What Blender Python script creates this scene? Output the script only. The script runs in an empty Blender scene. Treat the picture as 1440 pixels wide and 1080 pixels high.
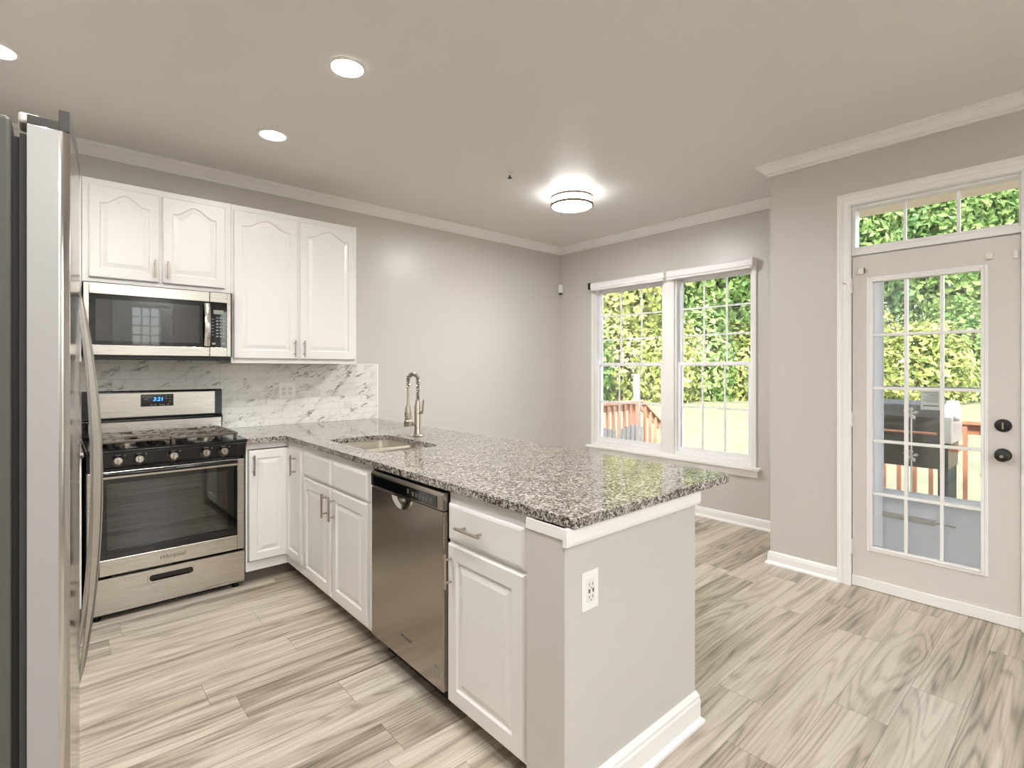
import bpy, bmesh, math, random
from mathutils import Vector, Matrix
random.seed(7)
C = bpy.context.scene.collection
SC = bpy.context.scene
PI = math.pi

# ------------------------------------------------------------------ camera, world, sun, exposure
CAM_H, F_PX, HOR = 1.344, 727.956, 518.735
YAW = math.radians(48.58)
FWD = Vector((math.cos(YAW), math.sin(YAW), 0)); RGT = Vector((math.sin(YAW), -math.cos(YAW), 0))
cam_data = bpy.data.cameras.new('camera')
cam_data.sensor_width = 36; cam_data.lens = F_PX / 1440 * 36
cam_data.shift_y = -(540 - HOR) / 1440
cam_data.clip_start = 0.05; cam_data.clip_end = 200
cam = bpy.data.objects.new('camera', cam_data); C.objects.link(cam)
cam.location = (0, 0, CAM_H); cam.rotation_euler = (PI / 2, 0, YAW - PI / 2)
SC.camera = cam

w = bpy.data.worlds.new('sky'); SC.world = w; w.use_nodes = True
wn = w.node_tree; wn.nodes.clear()
sky = wn.nodes.new('ShaderNodeTexSky'); sky.sky_type = 'NISHITA'
sky.sun_disc = False; sky.sun_elevation = math.radians(48); sky.sun_rotation = math.radians(250)
sky.air_density = 1.0; sky.dust_density = 2.0
bg = wn.nodes.new('ShaderNodeBackground'); bg.inputs['Strength'].default_value = 0.80
wo = wn.nodes.new('ShaderNodeOutputWorld')
hz = wn.nodes.new('ShaderNodeHueSaturation'); hz.inputs['Saturation'].default_value = 0.40   # hazy pale sky
wn.links.new(sky.outputs[0], hz.inputs['Color']); wn.links.new(hz.outputs[0], bg.inputs[0]); wn.links.new(bg.outputs[0], wo.inputs[0])

sun = bpy.data.lights.new('sun', 'SUN'); sun.energy = 3.5; sun.angle = math.radians(1.5); sun.color = (1.0, 0.95, 0.84)
so = bpy.data.objects.new('sun', sun); C.objects.link(so)
so.rotation_euler = Vector((0.62, 0.30, -0.80)).to_track_quat('-Z', 'Y').to_euler()
so.location = (-6, -4, 12)

LAMP = 320.0       # radiance of the kitchen downlights
FILL_FRONT = 260.0 # radiance of the unseen downlights added as fill
DRUM = 78.0        # radiance of the flush drum light
vs = SC.view_settings
vs.view_transform = 'Standard'; vs.look = 'None'; vs.exposure = 0.84; vs.gamma = 1.0; vs.use_curve_mapping = False
SC.cycles.max_bounces = 8; SC.cycles.diffuse_bounces = 5; SC.cycles.glossy_bounces = 4
SC.cycles.transparent_max_bounces = 16; SC.cycles.sample_clamp_indirect = 6.0
SC.cycles.caustics_reflective = False; SC.cycles.caustics_refractive = False

# ------------------------------------------------------------------ materials
def lin(r, g, b):
    f = lambda c: ((c / 255 + 0.055) / 1.055) ** 2.4 if c > 10 else c / 255 / 12.92
    return (f(r), f(g), f(b), 1)

class NT:
    def __init__(s, name):
        s.m = bpy.data.materials.new(name); s.m.use_nodes = True; s.t = s.m.node_tree; s.t.nodes.clear()
        s.out = s.t.nodes.new('ShaderNodeOutputMaterial')
    def n(s, typ, **kw):
        x = s.t.nodes.new(typ)
        for k, v in kw.items():
            if k.startswith('i_'): s.inp(x, k[2:].replace('_', ' '), v)
            else: setattr(x, k, v)
        return x
    def inp(s, node, key, v):
        if isinstance(key, str) and key.isdigit(): key = int(key)
        sock = node.inputs[key]
        if isinstance(v, bpy.types.NodeSocket): s.t.links.new(v, sock)
        elif isinstance(v, bpy.types.Node): s.t.links.new(v.outputs[0], sock)
        else: sock.default_value = v
    def math(s, op, a, b=0.0, c=None):
        x = s.n('ShaderNodeMath', operation=op); s.inp(x, 0, a); s.inp(x, 1, b)
        if c is not None: s.inp(x, 2, c)
        return x.outputs[0]
    def ramp(s, fac, stops, interp='LINEAR'):
        x = s.n('ShaderNodeValToRGB'); e = x.color_ramp.elements; x.color_ramp.interpolation = interp
        while len(e) < len(stops): e.new(0.5)
        for el, (p, c) in zip(e, stops):
            el.position = p; el.color = c if len(c) == 4 else (*c, 1)
        s.inp(x, 0, fac); return x.outputs[0]
    def mix(s, fac, a, b, blend='MIX'):
        x = s.n('ShaderNodeMix', data_type='RGBA', blend_type=blend)
        s.inp(x, 0, fac); s.inp(x, 6, a); s.inp(x, 7, b); return x.outputs[2]
    def noise(s, vec, scale, detail=2, rough=0.5, dist=0.0):
        x = s.n('ShaderNodeTexNoise'); s.inp(x, 'Vector', vec); x.inputs['Scale'].default_value = scale
        x.inputs['Detail'].default_value = detail; x.inputs['Roughness'].default_value = rough; x.inputs['Distortion'].default_value = dist
        return x.outputs['Fac']
    def pos(s): return s.n('ShaderNodeNewGeometry').outputs['Position']
    def xyz(s, v):
        x = s.n('ShaderNodeSeparateXYZ'); s.inp(x, 0, v); return x.outputs
    def vec(s, a, b, c=0.0):
        x = s.n('ShaderNodeCombineXYZ'); s.inp(x, 0, a); s.inp(x, 1, b); s.inp(x, 2, c); return x.outputs[0]
    def bump(s, h, strength=0.2, dist=0.01):
        x = s.n('ShaderNodeBump'); x.inputs['Strength'].default_value = strength; x.inputs['Distance'].default_value = dist
        s.inp(x, 'Height', h); return x.outputs[0]
    def bsdf(s, **kw):
        b = s.n('ShaderNodeBsdfPrincipled')
        for k, v in kw.items(): s.inp(b, k.replace('_', ' '), v)
        s.t.links.new(b.outputs[0], s.out.inputs[0]); return s.m

def plain(name, col, rough=0.5, metal=0.0, spec=0.5, **kw):
    return NT(name).bsdf(Base_Color=col if len(col) == 4 else (*col, 1), Roughness=rough, Metallic=metal, Specular_IOR_Level=spec, **kw)

def m_paint(name, col, rough, bumps=0.04, spec=0.5):
    t = NT(name); p = t.pos(); h = t.noise(p, 160, 2)
    return t.bsdf(Base_Color=col, Roughness=rough, Specular_IOR_Level=spec, Normal=t.bump(h, bumps, 0.002))

def m_steel(name, col, rough=0.28, axis=0):
    t = NT(name); p = t.xyz(t.pos()); k = (2, 2, 700) if axis == 0 else (500, 500, 2)
    h = t.noise(t.vec(*[t.math('MULTIPLY', p[i], k[i]) for i in range(3)]), 1.0, 2)
    r = t.math('MULTIPLY_ADD', h, 0.04, rough - 0.02)
    c = t.mix(t.math('MULTIPLY', h, 0.05), col, (0.25, 0.24, 0.23, 1))
    return t.bsdf(Base_Color=c, Metallic=1.0, Roughness=r)

def m_floor():
    t = NT('vinyl_plank'); p = t.xyz(t.pos())
    W, L = 0.182, 1.22
    ry = t.math('DIVIDE', t.math('ADD', p[1], 10.03), W); row = t.math('FLOOR', ry); fy = t.math('SUBTRACT', ry, row)
    rn = t.n('ShaderNodeTexWhiteNoise', noise_dimensions='1D'); t.inp(rn, 'W', row)
    rx = t.math('DIVIDE', t.math('ADD', p[0], t.math('MULTIPLY_ADD', rn.outputs['Value'], L, 10)), L)
    col = t.math('FLOOR', rx); fx = t.math('SUBTRACT', rx, col)
    wn_ = t.n('ShaderNodeTexWhiteNoise', noise_dimensions='2D'); t.inp(wn_, 'Vector', t.vec(row, col))
    idv = wn_.outputs['Value']; idc = t.xyz(wn_.outputs['Color'])
    # cathedral figure: contour lines of a noise stretched along the plank
    gx = t.math('MULTIPLY_ADD', p[0], 0.62, t.math('MULTIPLY', idv, 61.0)); gy = t.math('MULTIPLY_ADD', p[1], 7.0, t.math('MULTIPLY', idc[1], 43.0))
    big = t.noise(t.vec(gx, gy, t.math('MULTIPLY', idc[0], 20)), 1.0, 2.6, 0.38, 0.3)
    rings = t.math('SINE', t.math('MULTIPLY', big, 84.0)); rings = t.math('MULTIPLY_ADD', rings, 0.5, 0.5)
    rings = t.math('POWER', rings, 2.6)
    broad = t.noise(t.vec(t.math('MULTIPLY', gx, 0.9), t.math('MULTIPLY', gy, 1.6), 5.0), 1.0, 3.0, 0.55, 0.3)
    fine = t.noise(t.vec(t.math('MULTIPLY_ADD', p[0], 2.6, t.math('MULTIPLY', idv, 17)), t.math('MULTIPLY', p[1], 120.0), 0.0), 1.0, 4.0, 0.65, 0.25)
    v = t.math('MULTIPLY_ADD', broad, 1.25, t.math('MULTIPLY_ADD', idv, 0.24, -0.17))
    v = t.math('ADD', v, t.math('MULTIPLY', rings, -0.19))
    v = t.math('ADD', v, t.math('MULTIPLY_ADD', fine, 0.55, -0.24))
    c = t.ramp(v, [(0.10, lin(98, 87, 75)), (0.32, lin(142, 130, 115)), (0.52, lin(178, 166, 149)), (0.80, lin(208, 198, 182))])
    ey = t.math('MINIMUM', fy, t.math('SUBTRACT', 1.0, fy)); ex = t.math('MINIMUM', fx, t.math('SUBTRACT', 1.0, fx))
    g = t.math('MINIMUM', t.math('MULTIPLY', ey, W), t.math('MULTIPLY', ex, L))
    gap = t.math('LESS_THAN', g, 0.0011)
    c2 = t.mix(t.math('MULTIPLY', gap, 0.55), c, lin(70, 60, 50))
    return t.bsdf(Base_Color=c2, Roughness=t.math('MULTIPLY_ADD', fine, 0.12, 0.26), Specular_IOR_Level=0.5, Normal=t.bump(t.math('SUBTRACT', fine, t.math('MULTIPLY', gap, 1.5)), 0.08, 0.002))

def m_granite():
    t = NT('granite'); p = t.pos()
    v = t.n('ShaderNodeTexVoronoi'); t.inp(v, 'Vector', p); v.inputs['Scale'].default_value = 150; v.inputs['Randomness'].default_value = 1
    sp = t.xyz(v.outputs['Color'])
    n1 = t.noise(p, 72, 4, 0.65, 0.6); n2 = t.noise(p, 14, 2, 0.5)
    k = t.math('ADD', t.math('MULTIPLY', sp[0], 0.42), t.math('ADD', t.math('MULTIPLY', n1, 0.95), t.math('MULTIPLY_ADD', n2, 0.25, -0.30)))
    c = t.ramp(k, [(0.12, lin(24, 22, 21)), (0.30, lin(50, 46, 43)), (0.40, lin(96, 90, 84)), (0.51, lin(142, 134, 126)), (0.65, lin(180, 172, 163)), (0.85, lin(216, 209, 200))])
    return t.bsdf(Base_Color=c, Roughness=0.07, Specular_IOR_Level=0.6)

def m_marble():
    t = NT('marble_tile'); p = t.xyz(t.pos()); TW, TH = 0.152, 0.0518
    rz = t.math('DIVIDE', t.math('SUBTRACT', p[2], 0.914), TH); row = t.math('FLOOR', rz); fz = t.math('SUBTRACT', rz, row)
    rx = t.math('ADD', t.math('DIVIDE', p[0], TW), t.math('MULTIPLY', row, 0.37)); col = t.math('FLOOR', rx); fx = t.math('SUBTRACT', rx, col)
    wn_ = t.n('ShaderNodeTexWhiteNoise', noise_dimensions='2D'); t.inp(wn_, 'Vector', t.vec(row, col)); idv = wn_.outputs['Value']
    ic = t.xyz(wn_.outputs['Color'])
    # veins lean up to the right; each tile cut from another place of the slab
    a = t.math('MULTIPLY_ADD', t.math('ADD', t.math('MULTIPLY', p[0], 0.82), t.math('MULTIPLY', p[2], 0.57)), 4.2, t.math('MULTIPLY', ic[0], 3.0))
    b = t.math('MULTIPLY_ADD', t.math('SUBTRACT', t.math('MULTIPLY', p[2], 0.82), t.math('MULTIPLY', p[0], 0.57)), 15.0, t.math('MULTIPLY', ic[1], 3.0))
    vv = t.vec(a, b, 0.0)
    n = t.noise(vv, 1.0, 4, 0.6, 1.1); vein = t.math('ABSOLUTE', t.math('SUBTRACT', n, 0.5))
    vein = t.ramp(vein, [(0.0, (1, 1, 1)), (0.016, (0.6, 0.6, 0.6)), (0.042, (0, 0, 0))])
    mask = t.ramp(t.noise(t.vec(a, b, 9.0), 0.75, 2, 0.5), [(0.50, (0, 0, 0)), (0.66, (1, 1, 1))])
    vm = t.math('MULTIPLY', vein, mask)
    n3 = t.noise(vv, 0.8, 3, 0.6, 0.6)
    base = t.ramp(n3, [(0.30, lin(220, 216, 208)), (0.5, lin(236, 233, 226))])
    c = t.mix(t.math('MULTIPLY', vm, 0.95), base, lin(100, 93, 86))
    ez = t.math('MULTIPLY', t.math('MINIMUM', fz, t.math('SUBTRACT', 1.0, fz)), TH); ex = t.math('MULTIPLY', t.math('MINIMUM', fx, t.math('SUBTRACT', 1.0, fx)), TW)
    gap = t.math('LESS_THAN', t.math('MINIMUM', ez, ex), 0.0011)
    c = t.mix(t.math('MULTIPLY', gap, 0.8), c, lin(206, 201, 192))
    return t.bsdf(Base_Color=c, Roughness=0.18, Normal=t.bump(t.math('SUBTRACT', 1.0, gap), 0.25, 0.002))

def m_pane(name, tint=(1, 1, 1, 1), rough=0.0, boost=1.0):
    t = NT(name); fr = t.n('ShaderNodeFresnel'); fr.inputs['IOR'].default_value = 1.5
    tr = t.n('ShaderNodeBsdfTransparent'); tr.inputs[0].default_value = tint
    gl = t.n('ShaderNodeBsdfGlossy'); gl.inputs['Roughness'].default_value = rough; gl.inputs['Color'].default_value = (1, 1, 1, 1)
    mx = t.n('ShaderNodeMixShader'); t.inp(mx, 0, t.math('MINIMUM', t.math('MULTIPLY', fr.outputs[0], boost), 1.0))
    t.t.links.new(tr.outputs[0], mx.inputs[1]); t.t.links.new(gl.outputs[0], mx.inputs[2]); t.t.links.new(mx.outputs[0], t.out.inputs[0])
    return t.m

def m_emit(name, col, strength):
    t = NT(name); e = t.n('ShaderNodeEmission'); e.inputs[0].default_value = col; e.inputs[1].default_value = strength
    t.t.links.new(e.outputs[0], t.out.inputs[0]); return t.m

def m_leaf(name, c1, c2, c3, through=0.35):
    t = NT(name); p = t.pos(); oi = t.n('ShaderNodeTexWhiteNoise', noise_dimensions='3D')
    sn = t.n('ShaderNodeVectorMath', operation='SNAP'); t.inp(sn, 0, p); sn.inputs[1].default_value = (0.35, 0.35, 0.35); t.inp(oi, 'Vector', sn.outputs[0])
    k = t.math('ADD', t.math('MULTIPLY', oi.outputs['Value'], 0.5), t.math('MULTIPLY', t.noise(p, 0.55, 3), 0.6))
    col = t.ramp(k, [(0.25, c1), (0.5, c2), (0.8, c3)])
    d = t.n('ShaderNodeBsdfDiffuse'); t.inp(d, 0, col); tl = t.n('ShaderNodeBsdfTranslucent'); t.inp(tl, 0, col)
    mx = t.n('ShaderNodeMixShader'); mx.inputs[0].default_value = through
    t.t.links.new(d.outputs[0], mx.inputs[1]); t.t.links.new(tl.outputs[0], mx.inputs[2]); t.t.links.new(mx.outputs[0], t.out.inputs[0]); return t.m

def m_noisy(name, a, b, scale, rough=0.7, stretch=(1, 1, 1), **kw):
    t = NT(name); p = t.xyz(t.pos())
    v = t.vec(*[t.math('MULTIPLY', p[i], stretch[i]) for i in range(3)])
    n = t.noise(v, scale, 4, 0.6)
    return t.bsdf(Base_Color=t.ramp(n, [(0.3, a), (0.7, b)]), Roughness=rough, **kw)

M = dict(
    wall=m_paint('wall_paint', lin(207, 202, 196), 0.33, 0.02, 0.5),
    ceil=m_paint('ceiling_paint', lin(232, 229, 225), 0.42, 0.03, 0.4),
    trim=m_paint('trim_paint', lin(246, 244, 241), 0.32, 0.01),
    cab=m_paint('cabinet_paint', lin(236, 233, 230), 0.30, 0.01),
    doorw=m_paint('door_paint', lin(222, 215, 210), 0.36, 0.01),
    vinyl=plain('white_vinyl', lin(248, 247, 248), 0.35),
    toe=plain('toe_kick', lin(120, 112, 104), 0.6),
    floor=m_floor(), granite=m_granite(), marble=m_marble(),
    steel=m_steel('brushed_steel', lin(205, 199, 190), 0.27, 0),
    steel_v=m_steel('brushed_steel_upright', lin(190, 186, 180), 0.24, 1),
    dwsteel=m_steel('dark_brushed_steel', lin(168, 160, 150), 0.22, 1),
    nickel=plain('brushed_nickel', lin(190, 180, 166), 0.3, 1.0),
    fsteel=m_steel('fridge_front_steel', lin(196, 192, 188), 0.13, 1),
    fside=plain('fridge_side_grey', lin(176, 174, 172), 0.40, 0.25),
    fbody=plain('fridge_body_grey', lin(86, 84, 80), 0.5),
    gasket=plain('gasket_grey', lin(66, 64, 62), 0.6),
    capgrey=plain('dark_grey_cap', lin(66, 62, 58), 0.5),
    black=plain('black_enamel', lin(18, 18, 20), 0.16),
    blackm=plain('black_matte', lin(22, 22, 22), 0.5),
    blackglass=plain('black_glass', lin(10, 11, 12), 0.03, 0.0, 0.7),
    screen=plain('dark_window_screen', lin(62, 62, 60), 0.02, 0.0, 0.7),
    grate=plain('cast_iron_grate', lin(104, 94, 84), 0.34, 0.3),
    ovenw=m_pane('oven_glass', (0.42, 0.42, 0.42, 1), 0.02, 2.4),
    cavity=plain('oven_enamel', lin(128, 124, 120), 0.4),
    chrome=plain('chrome', lin(215, 210, 204), 0.12, 1.0),
    sink=plain('sink_steel', lin(232, 226, 214), 0.34, 1.0),
    pane=m_pane('window_glass', (0.97, 0.98, 0.97, 1), 0.0, 1.0),
    plate=plain('outlet_plate', lin(244, 242, 240), 0.35),
    slot=plain('slot_dark', lin(80, 76, 72), 0.6),
    lamp=m_emit('downlight_glow', (1.0, 0.99, 0.975, 1), LAMP), lamp_mid=m_emit('softer_downlight_glow', (1.0, 0.99, 0.975, 1), LAMP * 0.62), lamp_dim=m_emit('dimmed_downlight_glow', (1.0, 0.96, 0.89, 1), LAMP * 0.05), fill_front=m_emit('front_fill_glow', (0.95, 0.98, 1.02, 1), FILL_FRONT),  # the front glow belongs to the added fill lamps behind the camera
    drum=m_emit('drum_glow', (1.0, 0.99, 0.985, 1), DRUM),
    drum_side=m_emit('drum_side_glow', (1.0, 0.99, 0.985, 1), DRUM * 0.14), knobm=plain('knob_metal', lin(120, 112, 102), 0.35, 1.0), bronze=plain('aged_bronze', lin(120, 104, 86), 0.5), clock=m_emit('clock_digits', (0.05, 0.25, 1.0, 1), 3.0),
    paper=m_leaf('lit_paper', lin(252, 250, 246), lin(252, 250, 246), lin(252, 250, 246), 0.9), white=plain('white_plastic', lin(236, 232, 226), 0.4),
    ink=plain('grey_ink', lin(96, 92, 88), 0.6),
    lightink=plain('pale_ink', lin(150, 150, 146), 0.6),
    stormp=m_leaf('storm_door_panel', lin(233, 233, 234), lin(233, 233, 234), lin(233, 233, 234), 0.46),
    stormf=m_leaf('storm_door_frame', lin(243, 243, 244), lin(243, 243, 244), lin(243, 243, 244), 0.6),
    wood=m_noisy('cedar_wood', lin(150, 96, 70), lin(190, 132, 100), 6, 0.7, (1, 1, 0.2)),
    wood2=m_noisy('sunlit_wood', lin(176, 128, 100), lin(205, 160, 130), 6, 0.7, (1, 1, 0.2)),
    deck=m_noisy('deck_boards', lin(140, 96, 74), lin(170, 124, 98), 5, 0.75, (6, 0.5, 1)),
    lawn=m_noisy('lawn_grass', lin(98, 99, 78), lin(121, 117, 94), 1.3, 0.9),
    leafA=m_leaf('leaf_green', lin(70, 100, 56), lin(118, 146, 86), lin(166, 186, 124)),
    leafB=m_leaf('leaf_deep_green', lin(54, 88, 56), lin(98, 132, 84), lin(142, 170, 116)),
    leafC=m_leaf('leaf_yellow_green', lin(100, 116, 62), lin(156, 164, 96), lin(198, 198, 138)),
    bark=m_noisy('bark', lin(70, 58, 46), lin(110, 94, 76), 8, 0.9, (3, 3, 0.6)),
    ggrey=plain('grill_lid_grey', lin(70, 66, 62), 0.28, 0.5),
    galu=plain('grill_end_aluminium', lin(205, 203, 200), 0.35, 0.6),
    gdark=plain('grill_dark_green', lin(44, 58, 54), 0.5),
    chairg=plain('grey_slats', lin(150, 146, 142), 0.6),
    siding=plain('house_siding', lin(220, 212, 196), 0.7),
)

# ------------------------------------------------------------------ mesh helpers
def world_of(o):
    v = Vector((0, 0, 0))
    while o is not None: v = v + o.location; o = o.parent
    return v

class MB:
    def __init__(s): s.v = []; s.f = []
    def add(s, vs_, fs):
        b = len(s.v); s.v += [tuple(v) for v in vs_]; s.f += [tuple(i + b for i in f) for f in fs]; return s
    def box(s, x0, y0, z0, x1, y1, z1):
        if x0 > x1: x0, x1 = x1, x0
        if y0 > y1: y0, y1 = y1, y0
        if z0 > z1: z0, z1 = z1, z0
        return s.add([(x0, y0, z0), (x1, y0, z0), (x1, y1, z0), (x0, y1, z0), (x0, y0, z1), (x1, y0, z1), (x1, y1, z1), (x0, y1, z1)],
                     [(0, 3, 2, 1), (4, 5, 6, 7), (0, 1, 5, 4), (1, 2, 6, 5), (2, 3, 7, 6), (3, 0, 4, 7)])
    def rings(s, rs, cap0=True, cap1=True, closed=False):
        n = len(rs[0]); vs_ = [p for r in rs for p in r]; fs = []
        K = len(rs)
        for k in range(K if closed else K - 1):
            k2 = (k + 1) % K
            for i in range(n):
                j = (i + 1) % n; fs.append((k * n + i, k * n + j, k2 * n + j, k2 * n + i))
        if not closed:
            if cap0: fs.append(tuple(reversed(range(n))))
            if cap1: fs.append(tuple((K - 1) * n + i for i in range(n)))
        return s.add(vs_, fs)
    def prism(s, poly, fn, a, b):          # poly of (p,q), fn(t,p,q) -> xyz
        return s.rings([[fn(a, p, q) for p, q in poly], [fn(b, p, q) for p, q in poly]])
    def cyl(s, p0, p1, r, n=16, r1=None):
        p0, p1 = Vector(p0), Vector(p1); d = (p1 - p0).normalized(); r1 = r if r1 is None else r1
        a = d.orthogonal().normalized(); b = d.cross(a)
        R = lambda c, rr: [c + (a * math.cos(2 * PI * i / n) + b * math.sin(2 * PI * i / n)) * rr for i in range(n)]
        return s.rings([R(p0, r), R(p1, r1)])
    def lathe(s, prof, c, axis=(0, 0, 1), n=32, loop=False):   # prof of (r, h) along axis
        c = Vector(c); d = Vector(axis).normalized(); a = d.orthogonal().normalized(); b = d.cross(a)
        return s.rings([[c + d * h + (a * math.cos(2 * PI * i / n) + b * math.sin(2 * PI * i / n)) * max(r, 1e-5) for i in range(n)] for r, h in prof], closed=loop)
    def tube(s, pts, r, n=10, flat=None):
        pts = [Vector(p) for p in pts]; rs = []; up = None
        for i, p in enumerate(pts):
            d = (pts[min(i + 1, len(pts) - 1)] - pts[max(i - 1, 0)]).normalized()
            if up is None: up = d.orthogonal().normalized()
            a = (up - d * up.dot(d)).normalized(); up = a; b = d.cross(a)
            rs.append([p + (a * math.cos(2 * PI * k / n) + b * math.sin(2 * PI * k / n)) * r for k in range(n)])
        return s.rings(rs)
    def build(s, name, mat, parent=None, bevel=0.0, smooth=False, seg=2, ang=35):
        me = bpy.data.meshes.new(name); o0 = world_of(parent)
        org = o0
        if parent is None:
            xs = [v[0] for v in s.v]; ys = [v[1] for v in s.v]; zs = [v[2] for v in s.v]
            org = Vector(((min(xs) + max(xs)) / 2, (min(ys) + max(ys)) / 2, min(zs)))
        me.from_pydata([(v[0] - org.x, v[1] - org.y, v[2] - org.z) for v in s.v], [], s.f)
        bm = bmesh.new(); bm.from_mesh(me); bmesh.ops.recalc_face_normals(bm, faces=bm.faces); bm.to_mesh(me); bm.free()
        me.materials.append(M[mat] if isinstance(mat, str) else mat)
        o = bpy.data.objects.new(name, me); C.objects.link(o)
        if parent is None: o.location = org
        else: o.parent = parent
        if smooth:
            for p in me.polygons: p.use_smooth = True
            me.set_sharp_from_angle(angle=math.radians(38))
        if bevel > 0:
            md = o.modifiers.new('bevel', 'BEVEL'); md.width = bevel; md.segments = seg; md.limit_method = 'ANGLE'; md.angle_limit = math.radians(ang)
        return o

def tag(o, label, cat, group=None, kind=None):
    o['label'] = label; o['category'] = cat
    if group: o['group'] = group
    if kind: o['kind'] = kind
    return o
def thing(name, loc, label, cat, group=None, kind=None):
    o = bpy.data.objects.new(name, None); o.empty_display_size = 0.1; C.objects.link(o); o.location = loc
    return tag(o, label, cat, group, kind)
def struct(o, label, cat): return tag(o, label, cat, None, 'structure')

FONT = None
def text(name, body, size, mat, parent, fn, shear=0.0, ext=0.0006):
    """flat lettering laid on a face; fn(u, v, w) -> xyz, u to the reader's right"""
    cu = bpy.data.curves.new('tmp_text', 'FONT'); cu.body = body; cu.size = size; cu.align_x = 'CENTER'; cu.align_y = 'CENTER'; cu.shear = shear
    cu.resolution_u = 3
    to = bpy.data.objects.new('tmp_text', cu); C.objects.link(to)
    dg = bpy.context.evaluated_depsgraph_get(); me = to.evaluated_get(dg).to_mesh()
    b = MB(); b.v = [tuple(fn(v.co.x, v.co.y, ext)) for v in me.vertices]; b.f = [tuple(p.vertices) for p in me.polygons]
    to.evaluated_get(dg).to_mesh_clear(); bpy.data.objects.remove(to); bpy.data.curves.remove(cu)
    return b.build(name, mat, parent)

faceY = lambda y0: (lambda u, v, w: (u, y0 - w, v))          # faces -Y, u = x
faceX = lambda x0: (lambda u, v, w: (x0 - w, u, v))          # faces -X, u = y

# ------------------------------------------------------------------ setting
YW, XW, XD, YJ, CEIL = 4.165, 4.432, 3.716, 1.505, 2.743
XL, YF = -0.78, -3.2
b = MB().box(XL - .1, YF - .1, -.12, XW + .1, YW + .1, 0)
struct(b.build('floor', 'floor'), 'grey-tan wood-look plank floor', 'floor')
b = MB().box(XL - .1, YF - .1, CEIL, XW + .1, YW + .1, CEIL + .25)
struct(b.build('ceiling', 'ceil'), 'smooth off-white ceiling', 'ceiling')
struct(MB().box(XL - .1, YW, 0, XW + .12, YW + .12, CEIL).build('wall_back', 'wall'), 'greige wall behind the range and the wall cabinets', 'wall')
struct(MB().box(XL - .12, YF, 0, XL, YW, CEIL).build('wall_left', 'wall'), 'greige wall behind the refrigerator', 'wall')
# window wall with its opening
WY0, WY1, WZ0, WZ1 = 1.945, 3.655, 0.53, 2.225
b = MB()
for y0, y1, z0, z1 in ((YJ - .1, WY0, 0, CEIL), (WY1, YW, 0, CEIL), (WY0, WY1, 0, WZ0), (WY0, WY1, WZ1, CEIL)): b.box(XW, y0, z0, XW + .14, y1, z1)
struct(b.build('wall_window', 'wall'), 'greige wall around the twin window in the breakfast nook', 'wall')
# door wall, nearer the camera
DY0, DY1, DZ1 = 0.235, 1.045, 2.385
b = MB()
for y0, y1, z0, z1 in ((YF, DY0, 0, CEIL), (DY1, YJ, 0, CEIL), (DY0, DY1, DZ1, CEIL)): b.box(XD, y0, z0, XD + .14, y1, z1)
b.box(XD + .14, YJ - .13, 0, XW + .14, YJ, CEIL)
struct(b.build('wall_door', 'wall'), 'greige wall holding the glazed patio door', 'wall')
# wall behind the camera with the window mirrored in the microwave
b = MB(); BX0, BX1, BZ0, BZ1 = 0.76, 1.475, 0.80, 2.42
for x0, x1, z0, z1 in ((XL, BX0, 0, CEIL), (BX1, 2.25, 0, CEIL), (3.35, XD, 0, CEIL), (2.25, 3.35, 0, .35), (2.25, 3.35, 2.45, CEIL), (BX0, BX1, 0, BZ0), (BX0, BX1, BZ1, CEIL)): b.box(x0, YF - .14, z0, x1, YF, z1)  # right-hand opening holds the added daylight window
struct(b.build('wall_front', 'wall'), 'greige wall behind the camera', 'wall')

crown = [(0, 0), (.080, 0), (.080, -.012), (.070, -.012), (.068, -.019), (.058, -.022), (.044, -.033), (.032, -.046), (.028, -.052), (.020, -.053), (.020, -.061), (.013, -.061), (.013, -.072), (0, -.072)]
alongX = lambda t, d, z: (t, YW - d, z)
b = MB().prism([(d, CEIL + z) for d, z in crown], alongX, XL, XW)
struct(b.build('trim_1', 'trim'), 'white crown moulding above the wall cabinets', 'crown moulding')
b = MB().prism([(d, CEIL + z) for d, z in crown], lambda t, d, z: (XW - d, t, z), YJ, YW)
struct(b.build('trim_2', 'trim'), 'white crown moulding above the twin window', 'crown moulding')
b = MB()
# mitred outside corner at the jog
cr = [(d, CEIL + z) for d, z in crown]
b.rings([[(XD - d, YF, z) for d, z in cr], [(XD - d, YJ + d, z) for d, z in cr], [(XW, YJ + d, z) for d, z in cr]])
struct(b.build('trim_3', 'trim'), 'white crown moulding above the patio door wall', 'crown moulding')
def base_prof(h): return [(0, 0), (.028, 0), (.027, .010), (.017, .019), (.015, .022), (.015, h * .70), (.012, h * .78), (.012, h * .86), (.004, h), (0, h)]
bp = base_prof(.086)
struct(MB().prism(bp, lambda t, d, z: (XW - d, t, z), YJ, YW).build('baseboard_window', 'trim'), 'white baseboard under the twin window', 'baseboard')
b = MB(); b.rings([[(XD - d, 1.092, z) for d, z in bp], [(XD - d, YJ + d, z) for d, z in bp], [(XW, YJ + d, z) for d, z in bp]])
struct(b.build('baseboard_door', 'trim'), 'white baseboard left of the patio door', 'baseboard')
struct(MB().prism(bp, alongX, 2.1, XW).build('baseboard_back', 'trim'), 'white baseboard on the back wall of the nook', 'baseboard')
struct(MB().prism(bp, lambda t, d, z: (XD - d, t, z), YF, .188).build('baseboard_right', 'trim'), 'white baseboard right of the patio door', 'baseboard')

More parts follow.
